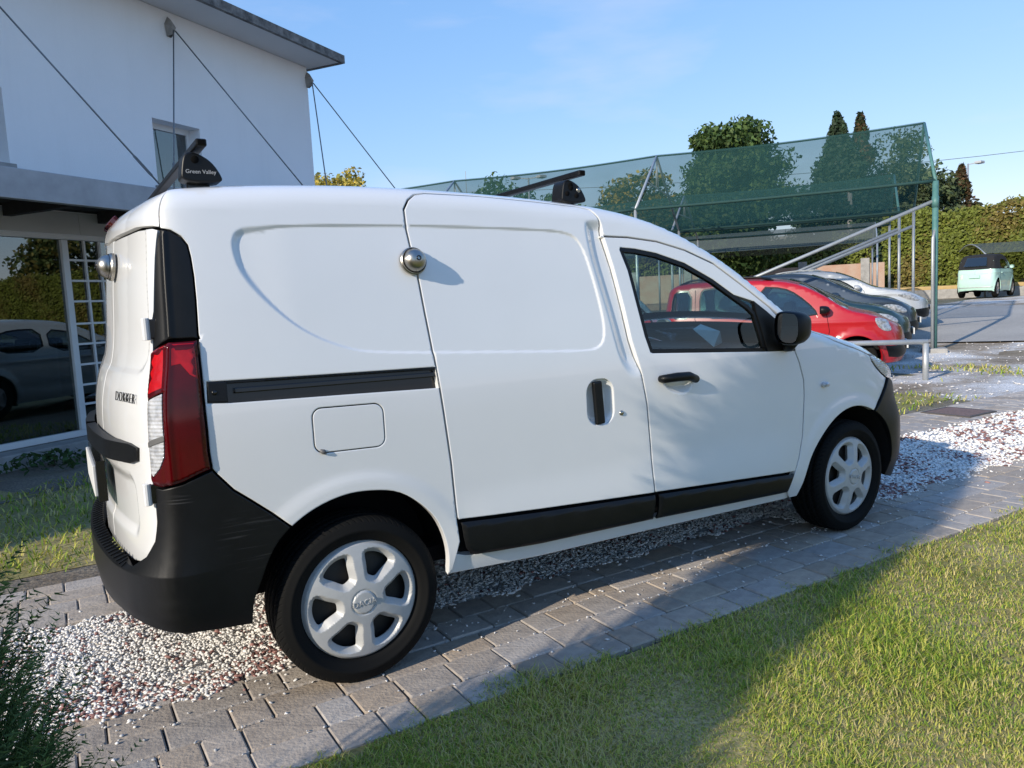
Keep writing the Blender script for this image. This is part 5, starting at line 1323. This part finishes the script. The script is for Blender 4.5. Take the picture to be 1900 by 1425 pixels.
# tall boxy hatchback
HB = dict(w=.80, xr=-.60, xf=2.98, wb=2.30, H=1.54, belt=.93, rt=.285, ws=(1.52, 2.20), mirror=1.86,
    ztop=[(-.65, 1.40), (-.50, 1.455), (-.3, 1.49), (.1, 1.515), (.6, 1.515), (1.1, 1.49), (1.45, 1.43), (1.7, 1.325), (1.95, 1.17), (2.15, 1.035), (2.3, .975), (2.5, .93), (2.7, .88), (2.85, .82), (3.0, .75)],
    rlean=[(.1, .06), (.35, 0), (.6, 0), (.93, .02), (1.2, .07), (1.5, .13)],
    windows=[[(.93, .93), (1.80, .915), (1.74, 1.05), (1.50, 1.27), (1.30, 1.375), (.95, 1.41)], [(.06, .945), (.86, .932), (.87, 1.412), (.14, 1.43), (.05, 1.34)], [(-.42, .955), (-.06, .945), (-.06, 1.395), (-.30, 1.40), (-.42, 1.33)], [(-.86, .98), (-1.18, .98), (-1.18, 1.32), (-.84, 1.30)]],
    patches=[([(2.55, .86), (2.66, .885), (2.83, .83), (2.88, .70), (2.78, .665), (2.64, .70)], 'headlamp', 'lamp_glass', .012), ([(-.60, .80), (-.66, .80), (-.66, 1.30), (-.58, 1.30)], 'tail_lamp', 'tail_lens', .015),
             ([(2.70, .46), (2.95, .46), (3.45, .46), (3.45, .30), (2.95, .28), (2.75, .30)], 'lower_trim', 'black_plastic', .010), ([(.42, .50), (1.86, .50), (1.86, .42), (.42, .42)], 'side_strip', 'black_plastic', .012)],
    seams=[[(.90, 1.40), (.90, .34)], [(1.90, .95), (1.94, .70), (1.86, .34)], [(.0, .93), (.02, .70), (.30, .52)], [(-.01, 1.40), (-.01, .93)]], handles=[(1.02, .83), (.12, .84)], rails=(-.30, 1.15, 'black_plastic'), plate=(3.00, .45))
# low rounded hatchback
SL = dict(w=.86, xr=-.70, xf=3.38, wb=2.55, H=1.47, belt=.93, rt=.31, ws=(1.35, 2.28), mirror=1.80,
    ztop=[(-.75, 1.02), (-.6, 1.16), (-.35, 1.30), (0, 1.40), (.5, 1.45), (1.0, 1.44), (1.35, 1.39), (1.65, 1.28), (1.95, 1.13), (2.2, 1.01), (2.4, .96), (2.7, .91), (3.0, .84), (3.2, .77), (3.4, .68)],
    rlean=[(.1, .06), (.4, 0), (.7, 0), (1.0, .04), (1.3, .10), (1.5, .15)],
    windows=[[(.95, .94), (1.85, .925), (1.68, 1.09), (1.40, 1.245), (.98, 1.31)], [(.10, .965), (.87, .945), (.89, 1.315), (.45, 1.32), (.15, 1.24)]],
    patches=[([(2.62, .80), (2.80, .84), (3.05, .80), (3.22, .70), (3.14, .64), (2.92, .68)], 'headlamp', 'lamp_glass', .012), ([(-.50, .93), (-.68, .98), (-.74, .86), (-.66, .76)], 'tail_lamp', 'tail_lens', .012),
             ([(3.02, .46), (3.4, .48), (3.9, .48), (3.9, .28), (3.3, .26), (3.05, .32)], 'lower_trim', 'black_plastic', .006)],
    seams=[[(.92, 1.35), (.92, .32)], [(1.95, .96), (2.02, .70), (1.92, .32)], [(.03, 1.2), (.05, .72), (.34, .50)]], handles=[(1.06, .83), (.18, .86)], hp=True, plate=(3.41, .48))
SV = dict(SL); SV.update(H=1.55)
SE = dict(SL); SE.update(rails=(-.2, 1.1, 'galv'))
SV['ztop'] = [(x, z + .09 * (1 if x < 2.3 else .7)) for x, z in SL['ztop']]; SV['belt'] = .97
car('parked_car', 'bright red boxy hatchback with black roof rails and black side mirrors', -3.42, .72, paint('car_red', (.40, .004, .010)), HB)
car('parked_car', 'dark teal hatchback parked directly behind the red car', -.86, .45, paint('car_teal', (.018, .050, .060), .3), SV)
car('parked_car', 'dark blue-grey hatchback between the teal car and the silver car', 1.55, .15, paint('car_navy', (.030, .048, .075), .35), SV)
car('parked_car', 'silver estate with pale roof rails, last of the front row', 4.35, -.30, paint('car_silver', (.50, .52, .54), .3), SE)
# row behind, seen through the cab windows
car('parked_car', 'pale silver car between the van and the shop, mirrored in the shop glass', 0, 0, paint('car_pale', (.50, .54, .53), .3), SL, None, pos=(3.25, 3.0), rz=math.radians(34.7))
car('parked_car', 'grey-green car seen through the van cab behind the red car tail', -2.2, 7.0, paint('car_green', (.20, .27, .25), .3), SL)
car('parked_car', 'white car in the back row seen above the pale silver-green car', .3, 8.0, paint('car_white', (.62, .63, .62)), SV)
# small mint convertible seen from behind
MT = dict(w=.79, xr=-.56, xf=2.86, wb=2.25, H=1.48, belt=.93, rt=.30, ws=(1.38, 2.05), mirror=1.75,
    ztop=[(-.62, .93), (-.5, 1.02), (-.36, 1.17), (-.15, 1.35), (.15, 1.43), (.6, 1.45), (1.1, 1.44), (1.4, 1.38), (1.65, 1.25), (1.9, 1.08), (2.1, .99), (2.3, .94), (2.6, .86), (2.75, .78), (2.9, .68)],
    rlean=[(.1, .10), (.3, .02), (.55, 0), (.8, .04), (.95, .09), (1.2, .2)],
    windows=[[(.35, .96), (1.60, .94), (1.42, 1.18), (1.2, 1.27), (.45, 1.28)]],
    patches=[([(-.56, .80), (-.68, .80), (-.68, .62), (-.56, .62)], 'tail_lamp', 'lamp_pale', .012), ([(-.45, .36), (-1.35, .36), (-1.35, .33), (-.45, .33)], 'lower_trim', 'galv', .012)],
    seams=[[(.28, .95), (.30, .5), (.42, .34)]], handles=[(.5, .82)], hp=True)
M['lamp_pale'] = mat('pale_reflector', (.62, .66, .62), .3, coat=.5, noise=(20, .2))
M['soft_top'] = mat('black_fabric_top', (.015, .015, .017), .9, noise=(60, .3))
mc, mb_ = car('parked_car', 'small mint green car with black fabric roof under the black shade', 0, 0, paint('car_mint', (.46, .68, .58)), MT, None, pos=(26.6, 10.75), rz=math.radians(9), roofmat=M['soft_top'])
mc.scale = (.66, .76, 1.0)
tp = [(u, float(mb_.vend(u))) for u in np.linspace(mb_.u0, 1.5, 40)]
top_o = [(mb_.u0, .955), (-.5, .955), (1.62, .955), (1.60, 1.0)] + tp[::-1]
wo = smooth_loop([(.35, .96), (1.60, .96), (1.42, 1.18), (1.2, 1.27), (.45, 1.28)], 1)
d = panel(mb_, top_o, [wo, ], .06, None, off=.012, gap=0, flange=.02); plate('fabric_roof_side', d, M['soft_top'], mc, True)
rw = smooth_loop([(-.62, 1.0), (mb_.u0, 1.0), (mb_.u0, 1.02), (-.62, 1.02)], 0)
g = MB()
for k in range(9):
    x_ = -.47 + .03 * k; 
rwv = [(-.50, -.46, 1.03), (-.50, .46, 1.03), (-.22, .40, 1.32), (-.22, -.40, 1.32)]
n_ = np.array([-.72, 0, .69]); g.add([np.array(v) + n_ * .05 for v in rwv], [(0, 3, 2, 1)]); g.build('rear_window', M['car_glass'], mc)
g = MB(); g.box((-.60, 0, .72), (.03, .44, .11)); g.build('licence_plate', mat('plate_mint', (.45, .70, .60), .5, noise=(9, .1)), mc)

# ================================================================ trees, hedge, shrubs
def leaf_mat(name, tr=.25): return mat(name, (.08, .12, .03), .6, attr=True, transl=tr, spec=.25)
M['leaf'] = leaf_mat('leaf_green'); M['bark'] = mat('bark', (.10, .075, .055), .9, noise=(14, .5), bump=(25, .8, .02))
M['needle'] = leaf_mat('needle_green', .12)
def leaf_quads(c, n_out, size, col, flat=.5):
    """c: centres, n_out: facing directions"""
    n = len(c); r = rng.normal(0, 1, (n, 3)); d = n_out * flat + r * (1 - flat) * .8; d /= np.linalg.norm(d, axis=1)[:, None] + 1e-9
    a = np.cross(d, rng.normal(0, 1, (n, 3))); a /= np.linalg.norm(a, axis=1)[:, None] + 1e-9; b = np.cross(d, a)
    s = size * rng.uniform(.6, 1.35, n)
    V = np.stack([c - a * s[:, None], c + b * s[:, None] * .55 + d * s[:, None] * .18, c + a * s[:, None], c - b * s[:, None] * .55 + d * s[:, None] * .18], 1)
    F = (4 * np.arange(n))[:, None] + [0, 1, 2, 3]
    return V.reshape(-1, 3), F, np.repeat(col, 4, 0)
def clumped(n, shape, nclump, rc):
    """points in small clumps through a crown volume; shape(u in [-1,1]^3 samples) -> kept centres"""
    cc = shape(nclump); k = rng.integers(0, len(cc), n); off = rng.normal(0, 1, (n, 3)); off /= np.linalg.norm(off, axis=1)[:, None]
    off *= (rng.random(n) ** .4)[:, None] * rc
    return cc[k] + off * [1, 1, .8], off / (np.linalg.norm(off, axis=1)[:, None] + 1e-9), k
def tree(name, label, x, y, trunk_h, crown, nleaf, size, cols, group=None, nclump=160, rc=.8, mt='leaf', base=None, tr=.18):
    z0 = float(gz(x, y)) if base is None else base
    T = thing(name, label, 'tree', (x, y, z0), 0, group)
    g = MB(); hgt = crown['z0'] + crown['h'] * .8
    pts = [(0, 0, -.2), (.05, .02, trunk_h * .5), (.0, .06, trunk_h), (.04, .0, hgt)]; g.tube(pts, [tr, tr * .8, tr * .7, .03], 10)
    TR = g.build('trunk', M['bark'], T, True)
    def shape(m):
        q = rng.normal(0, 1, (m, 3)); q /= np.linalg.norm(q, axis=1)[:, None]; r = rng.random(m) ** .33; 
        t = rng.uniform(0, 1, m)
        if crown['kind'] == 'cone': rad = crown['r'] * (1 - t) ** .8 + .15; a = rng.uniform(0, 2 * math.pi, m); rr_ = rad * np.sqrt(rng.uniform(.35, 1, m)); return np.stack([rr_ * np.cos(a), rr_ * np.sin(a), crown['z0'] + crown['h'] * t], 1)
        q = q * r[:, None]; w = 1 + .22 * np.sin(3 * q[:, 0] + 2) * np.sin(4 * q[:, 1] + 1) 
        q[:, 2] = q[:, 2] * .5 + .5
        return np.stack([q[:, 0] * crown['r'] * w, q[:, 1] * crown['r'] * w, crown['z0'] + crown['h'] * q[:, 2]], 1)
    c, n_out, k = clumped(nleaf, shape, nclump, rc)
    if crown['kind'] == 'cone':
        tq = np.clip((c[:, 2] - crown['z0']) / crown['h'], 0, 1); ctr = (1 - tq) * .8 + .2; c[:, :2] *= np.where(tq > .55, ctr / (ctr + (tq - .55)), 1)[:, None]
    ck = rng.uniform(.65, 1.3, nclump)[k]; ci = rng.integers(0, len(cols), nleaf); col = np.array(cols)[ci] * (ck * rng.uniform(.75, 1.25, nleaf))[:, None]
    v, f, cl_ = leaf_quads(c, n_out, size, np.clip(col, 0, 1))
    link('crown', mkmesh('crown', v, f, M[mt], False, None, cl_), T)
    for i in range(7):
        a = 2 * math.pi * i / 7 + .3; z1 = trunk_h + (hgt - trunk_h) * (i % 4) / 5; g = MB(); R_ = crown['r'] * .7 * (1 if crown['kind'] != 'cone' else max(.2, 1 - (z1 - crown['z0']) / crown['h']))
        g.tube([(0, 0, z1 * .9), (.4 * R_ * math.cos(a), .4 * R_ * math.sin(a), z1 + .35 * R_), (R_ * math.cos(a), R_ * math.sin(a), z1 + .75 * R_)], [tr * .4, tr * .25, .015], 6); g.build('limb', M['bark'], T, True)
    return T
GR = [(.045, .085, .022), (.06, .105, .028), (.085, .13, .035)]; YL = [(.46, .34, .05), (.38, .31, .06), (.26, .25, .06), (.52, .40, .09)]; MX = [(.09, .12, .035), (.17, .15, .04), (.06, .09, .03)]
CO = [(.028, .055, .026), (.040, .068, .03), (.05, .075, .04)]; BR = [(.12, .07, .035), (.07, .075, .03), (.09, .06, .03)]; BI = [(.10, .14, .06), (.14, .17, .08), (.08, .11, .05)]
tree('broadleaf_tree', 'large dense round green tree behind the net ridge', 22.8, 18.12, 2.0, dict(kind='oval', r=1.95, z0=1.2, h=6.1), 34000, .105, GR, nclump=330, rc=.62, tr=.22)
tree('conifer', 'tall dark conifer with drooping branches behind the shelter', 33.2, 20.9, 2.0, dict(kind='cone', r=3.1, z0=.8, h=8.0), 24000, .115, CO, nclump=260, rc=.6, mt='needle', tr=.2)
tree('conifer', 'conifer with a thin rust-brown top beside the dark conifer', 34.6, 20.6, 2.0, dict(kind='cone', r=2.1, z0=1.2, h=7.7), 12000, .11, CO + BR, nclump=150, rc=.45, mt='needle', tr=.16)
tree('birch_tree', 'slim light green birch beside the tall conifers', 36.9, 20.0, 2.4, dict(kind='oval', r=1.5, z0=2.0, h=6.4), 8000, .10, BI, nclump=120, rc=.55, tr=.12)
tree('autumn_tree', 'yellow autumn tree showing beyond the corner of the white building', 11.96, 32.36, 2.6, dict(kind='oval', r=2.0, z0=2.6, h=4.6), 10000, .115, YL, nclump=110, rc=.6, tr=.16)
tree('creeper_tree', 'thin reddish creeper-clad tree beside the lamp post over the hedge', 41.3, 19.3, 2.0, dict(kind='cone', r=1.6, z0=1.0, h=5.4), 6000, .13, BR, nclump=90, rc=.5, tr=.12)
bgt = 'trees beyond the parking rows'
for nm, lb, x, y, r_, z0, h_, cols in (
        ('broadleaf_tree', 'rounded green tree crown just above the van roof bar', 22.6, 35.0, 3.4, 1.5, 6.2, GR), ('broadleaf_tree', 'yellowing tree seen between the net frames above the van', 28.7, 30.5, 2.6, 2.0, 5.4, MX + YL[:2]),
        ('broadleaf_tree', 'low mixed green tree far left behind the net', 25.2, 33.5, 2.8, 1.2, 4.8, MX), ('broadleaf_tree', 'olive bush-like tree between the round tree and the net frame', 26.2, 25.0, 2.1, .8, 4.0, MX),
        ('broadleaf_tree', 'pale sparse tree rising behind the hedge by the post', 39.5, 20.5, 1.6, 1.5, 5.2, BI)):
    tree(nm, lb, x, y, 1.6, dict(kind='oval', r=r_, z0=z0, h=h_), 8500, .14, cols, bgt, nclump=110, rc=.75, tr=.15)

for k_, (x, y, r_) in enumerate(((40.5, 6.0, 2.4), (43.0, -1.5, 2.8), (41.5, -9.0, 2.3), (36.0, -19.0, 3.0))):
    tree('broadleaf_tree', ('green tree behind the hedge just outside the view', 'broad green tree further along the hedge', 'young tree near the end of the hedge', 'spreading tree past the end of the hedge')[k_], x, y, 1.8, dict(kind='oval', r=r_, z0=1.4, h=5.4), 5000, .17, GR if k_ % 2 else MX, bgt, nclump=100, rc=.8, tr=.16)
# ivy-covered wall
def ivy_wall(label, a, b_, h, n, thick=.6):
    a, b_ = np.array(a), np.array(b_); L = np.linalg.norm(b_ - a); d = (b_ - a) / L; nn = np.array([d[1], -d[0]])
    if nn @ (CAM[:2] - a) < 0: nn = -nn
    H = thing('ivy_hedge', label, 'hedge', (a[0], a[1], float(gz(*a))), math.atan2(d[1], d[0]), 'ivy-covered hedges'); sg = 1 if nn @ np.array([-d[1], d[0]]) > 0 else -1
    g = MB(); g.box((L / 2, -sg * thick * .2, h / 2 - .1), (L - .1, thick * .5, h - .25)); g.build('inner_wall', mat('ivy_dark_core', (.03, .032, .018), .95, noise=(3, .4)), H)
    x = rng.uniform(0, L, n); top = h + .10 * np.sin(1.7 * x) + .07 * np.sin(4.3 * x + 1); f_ = rng.random(n); z = top * f_ ** .9
    y = sg * (thick * .22 + .10 * patchy(x, z, 2.1, .7) + np.abs(rng.normal(0, .08, n)))
    onr = rng.random(n) < .16; y = np.where(onr, rng.uniform(-thick * .5, thick * .4, n) * sg, y); z = np.where(onr, top + rng.normal(0, .09, n), z)
    pb = .85 * sst(-.1, 1.7, patchy(x, z, 1.1, .2) + rng.normal(0, .5, n)); col = np.array([.15, .18, .03])[None] * (1 - pb)[:, None] + np.array([.20, .145, .045])[None] * pb[:, None]; col = col * rng.uniform(.6, 1.3, n)[:, None]
    v, f, c = leaf_quads(np.stack([x, y, z], 1), np.tile([0, sg, .35], (n, 1)), .078, col, .6); link('ivy_leaves', mkmesh('ivy_leaves', v, f, M['leaf'], False, None, c), H)
    return H
ivy_wall('high ivy-covered hedge with browning leaves behind the mint car', (29.2, 15.9), (39.5, -13.0), 3.3, 62000)
ivy_wall('ivy hedge seen through the net above the brick wall', (21.5, 27.5), (29.6, 16.7), 2.7, 14000)
# brick wall pieces below the ivy
M['brick'] = mat('far_brick', (.40, .24, .17), .9, noise=(3, .4, (.42, .32, .25)), bump=(20, .5, .02))
bw = thing('brick_wall', 'old reddish brick wall with pale piers behind the shelters', 'wall', (20.4, 25.9, .70), math.atan2(15.8 - 26.6, 28.9 - 21.3))
Lw = math.dist((21.3, 26.6), (28.9, 15.8)); g = MB(); g.box((Lw / 2, 0, .75), (Lw, .25, 1.6)); g.build('brickwork', M['brick'], bw)
for k in range(6): g = MB(); g.box((Lw * (k + .3) / 5.6, -.02, .85), (.32, .36, 1.8)); g.build('pier', M['concrete_pale'], bw)
# low kerb wall and sunlit yellow bank
kw = thing('kerb_wall', 'low grey concrete kerb wall behind the mint car', 'wall', (27.3, 15.6, .75), math.atan2(6.5 - 15.6, 31.3 - 27.3)); g = MB(); Lk = math.dist((27.3, 15.6), (31.3, 6.5)); g.box((Lk / 2, 0, .10), (Lk, .3, .42)); g.build('coping', M['concrete_pale'], kw, bevel=.02)
g = MB(); g.box((Lk / 2, .50, .30), (Lk, .6, .30)); g.build('sand_bank', mat('yellow_sandstone', (.48, .34, .15), .9, noise=(2, .3)), kw, bevel=.05)

# columnar conifer whose outer sprays reach into the frame
CY = thing('columnar_conifer', 'dark green columnar conifer at the corner of the drive, feathery tips', 'shrub', (-1.44, -2.01, 0))
g = MB(); g.tube([(0, 0, -.1), (0, 0, 2.5)], [.05, .012], 8); g.build('trunk', M['bark'], CY, True)
def cyp_r(z): return (.37 + .17 * (1 - sst(.55, 1.0, z))) * sst(-.35, .12, z) * (1 - sst(1.9, 3.05, z) * .85)
n = 1700; z = rng.uniform(.02, 2.85, n); a = rng.uniform(0, 2 * math.pi, n); ins = rng.uniform(.25, .80, n); R_ = cyp_r(z) * ins
c = np.stack([R_ * np.cos(a), R_ * np.sin(a), z], 1)
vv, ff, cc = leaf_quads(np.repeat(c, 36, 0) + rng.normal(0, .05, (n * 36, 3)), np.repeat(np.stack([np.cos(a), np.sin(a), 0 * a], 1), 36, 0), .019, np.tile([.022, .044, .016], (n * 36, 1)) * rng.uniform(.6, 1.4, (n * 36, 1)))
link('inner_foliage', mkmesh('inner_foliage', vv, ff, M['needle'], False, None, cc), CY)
# feathery sprays: a stem with many short scale twigs on both sides
def sprays(n, zr, visible_bias):
    z = rng.uniform(zr[0], zr[1], n); a = rng.uniform(0, 2 * math.pi, n)
    if visible_bias: a = rng.normal(.35, .75, n)
    V = []; F = []; C_ = []
    L_ = rng.uniform(.09, .20, n); b = 0; K = 22
    for i in range(n):
        r0 = cyp_r(z[i]) * rng.uniform(.55, .93); o = np.array([r0 * math.cos(a[i]), r0 * math.sin(a[i]), z[i]]); out = np.array([math.cos(a[i]), math.sin(a[i]), 0])
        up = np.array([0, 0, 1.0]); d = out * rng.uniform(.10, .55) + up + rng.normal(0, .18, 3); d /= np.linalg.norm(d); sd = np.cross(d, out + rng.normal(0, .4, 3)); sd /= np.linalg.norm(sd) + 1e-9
        nrm = np.cross(d, sd); L0 = L_[i]; base = rng.uniform(.75, 1.25); tipc = np.array([.085, .14, .045]) if rng.random() < .35 else np.array([.045, .088, .030])
        q = np.linspace(.05, 1, K); curve = o[None] + d[None] * (q * L0)[:, None] + out[None] * (.10 * L0 * q ** 2)[:, None]
        tw = .026 * (1 - q * .75) * rng.uniform(.7, 1.2)
        for s_ in (1, -1):
            t1 = curve + (sd[None] * s_ * .62 + d[None] * .78) * tw[:, None] + nrm[None] * rng.normal(0, .010, (K, 1)); w = nrm[None] * .0010 + d[None] * .0016
            V.append(np.stack([curve - w, curve + w, t1], 1).reshape(-1, 3)); F.append(b + np.arange(3 * K).reshape(-1, 3)); b += 3 * K
            C_.append(np.repeat((tipc * base)[None] * (.75 + .6 * q[:, None]), 3, 0))
        w2 = sd * .0022; V.append(np.array([curve[0] - w2, curve[0] + w2, curve[-1]])); F.append(b + np.array([[0, 1, 2]])); b += 3; C_.append(np.tile(tipc * .9, (3, 1)))
    return np.concatenate(V), np.concatenate(F), np.concatenate(C_)
s_a = sprays(3000, (.0, 2.8), False); s_b = sprays(3000, (.0, .90), True)
V = np.concatenate([s_a[0], s_b[0]]); F = np.concatenate([s_a[1], s_b[1] + len(s_a[0])]); C_ = np.concatenate([s_a[2], s_b[2]])
link('foliage', mkmesh('foliage', V, F, M['needle'], False, None, C_), CY)
# weeds at the foot of the building
for lb, s_, o_ in (('low leafy weed clump at the foot of the shop window', .15, .55), ('small weed at the shop step near the van', 1.15, .45)):
    q = BA + BD * s_ + BN * o_; W_ = thing('weed', lb, 'weed', (q[0], q[1], 0)); n = 240 if s_ < 1 else 70; a = rng.uniform(0, 2 * math.pi, n); r_ = rng.uniform(0, .42 if s_ < 1 else .2, n)
    c = np.stack([r_ * np.cos(a) * 1.3, r_ * np.sin(a), rng.uniform(.01, .16, n) * (1 - r_)], 1); v, f, cl_ = leaf_quads(c, np.tile([0, 0, 1.0], (n, 1)), .035, np.array([.05, .10, .03]) * rng.uniform(.6, 1.3, (n, 1)), .3); link('leaves', mkmesh('leaves', v, f, M['leaf'], False, None, cl_), W_)
    g = MB(); g.tube([(0, 0, -.03), (.01, 0, .1)], .008, 6); g.build('stem', M['bark'], W_)

# lamp posts, pole, wire
def lamp(label, x, y, h, heads):
    z0 = float(gz(x, y)); o = thing('lamp_post', label, 'lamp post', (x, y, z0)); g = MB(); g.tube([(0, 0, -.2), (0, 0, h - z0)], [.07, .045], 8); g.build('pole', M['galv'], o, True)
    for dx, dy in heads: g = MB(); g.bar((0, 0, h - z0 - .05), (dx, dy, h - z0 + .02), .05, .05); g.build('arm', M['galv'], o); g = MB(); g.box((dx * 1.2, dy * 1.2, h - z0 + .02), (.42, .36, .14)); g.build('lamp_head', mat('lamp_head_grey', (.45, .46, .47), .5, noise=(5, .2)), o, bevel=.03)
lamp('slim street lamp rising over the ivy hedge', 43.3, 20.0, 7.75, [(.3, -.35)])
lamp('twin-headed floodlight mast seen through the net above the roof bar', 20.97, 30.1, 7.7, [(.45, -.33), (-.45, .33)])
pt = thing('utility_pole', 'grey concrete utility pole seen through the net', 'pole', (32.0, 19.4, .75)); g = MB(); g.tube([(0, 0, -.2), (0, 0, 5.0)], [.16, .11], 10); g.build('shaft', M['concrete_pale'], pt, True); g = MB(); g.box((0, 0, 5.04), (.26, .26, .08)); g.build('pole_cap', M['concrete'], pt)
ms_ = thing('radio_mast', 'thin distant radio mast above the van roof', 'mast', (37.3, 66.9, .75)); g = MB(); g.tube([(0, 0, 0), (0, 0, 14.3)], [.10, .03], 6); g.build('mast_tube', M['galv'], ms_); g = MB(); g.tube([(.9, -.5, 0), (.9, -.5, 11)], [.05, .02], 6); g.build('mast_tube', M['galv'], ms_)
a, b_ = np.array([16.0, 47.0, 9.2]), np.array([62.0, 10.5, 10.0]); wo_ = MB(); wo_.tube([a + (b_ - a) * q - np.array([0, 0, 1.2 * 4 * q * (1 - q)]) for q in np.linspace(0, 1, 14)], .018, 5)
tag(wo_.build('overhead_wire', M['cable'], None), 'thin overhead wire crossing the sky above the ivy hedge', 'wire')
# flat-roofed house far behind
hb = thing('low_house', 'pale low flat-roofed house behind the net near the utility pole', 'house', (34.0, 24.8, .75), math.radians(-35)); g = MB(); g.box((0, 0, 1.5), (7, 5, 3.2)); g.build('walls', mat('far_plaster', (.50, .46, .40), .9, noise=(2, .15)), hb); g = MB(); g.box((0, 0, 3.2), (7.6, 5.6, .22)); g.build('roof', M['concrete_pale'], hb)
for k in range(3): g = MB(); g.box((-2.2 + 2.2 * k, -2.515, 1.9), (.9, .05, 1.1)); g.build('window', M['gloss_black'], hb)
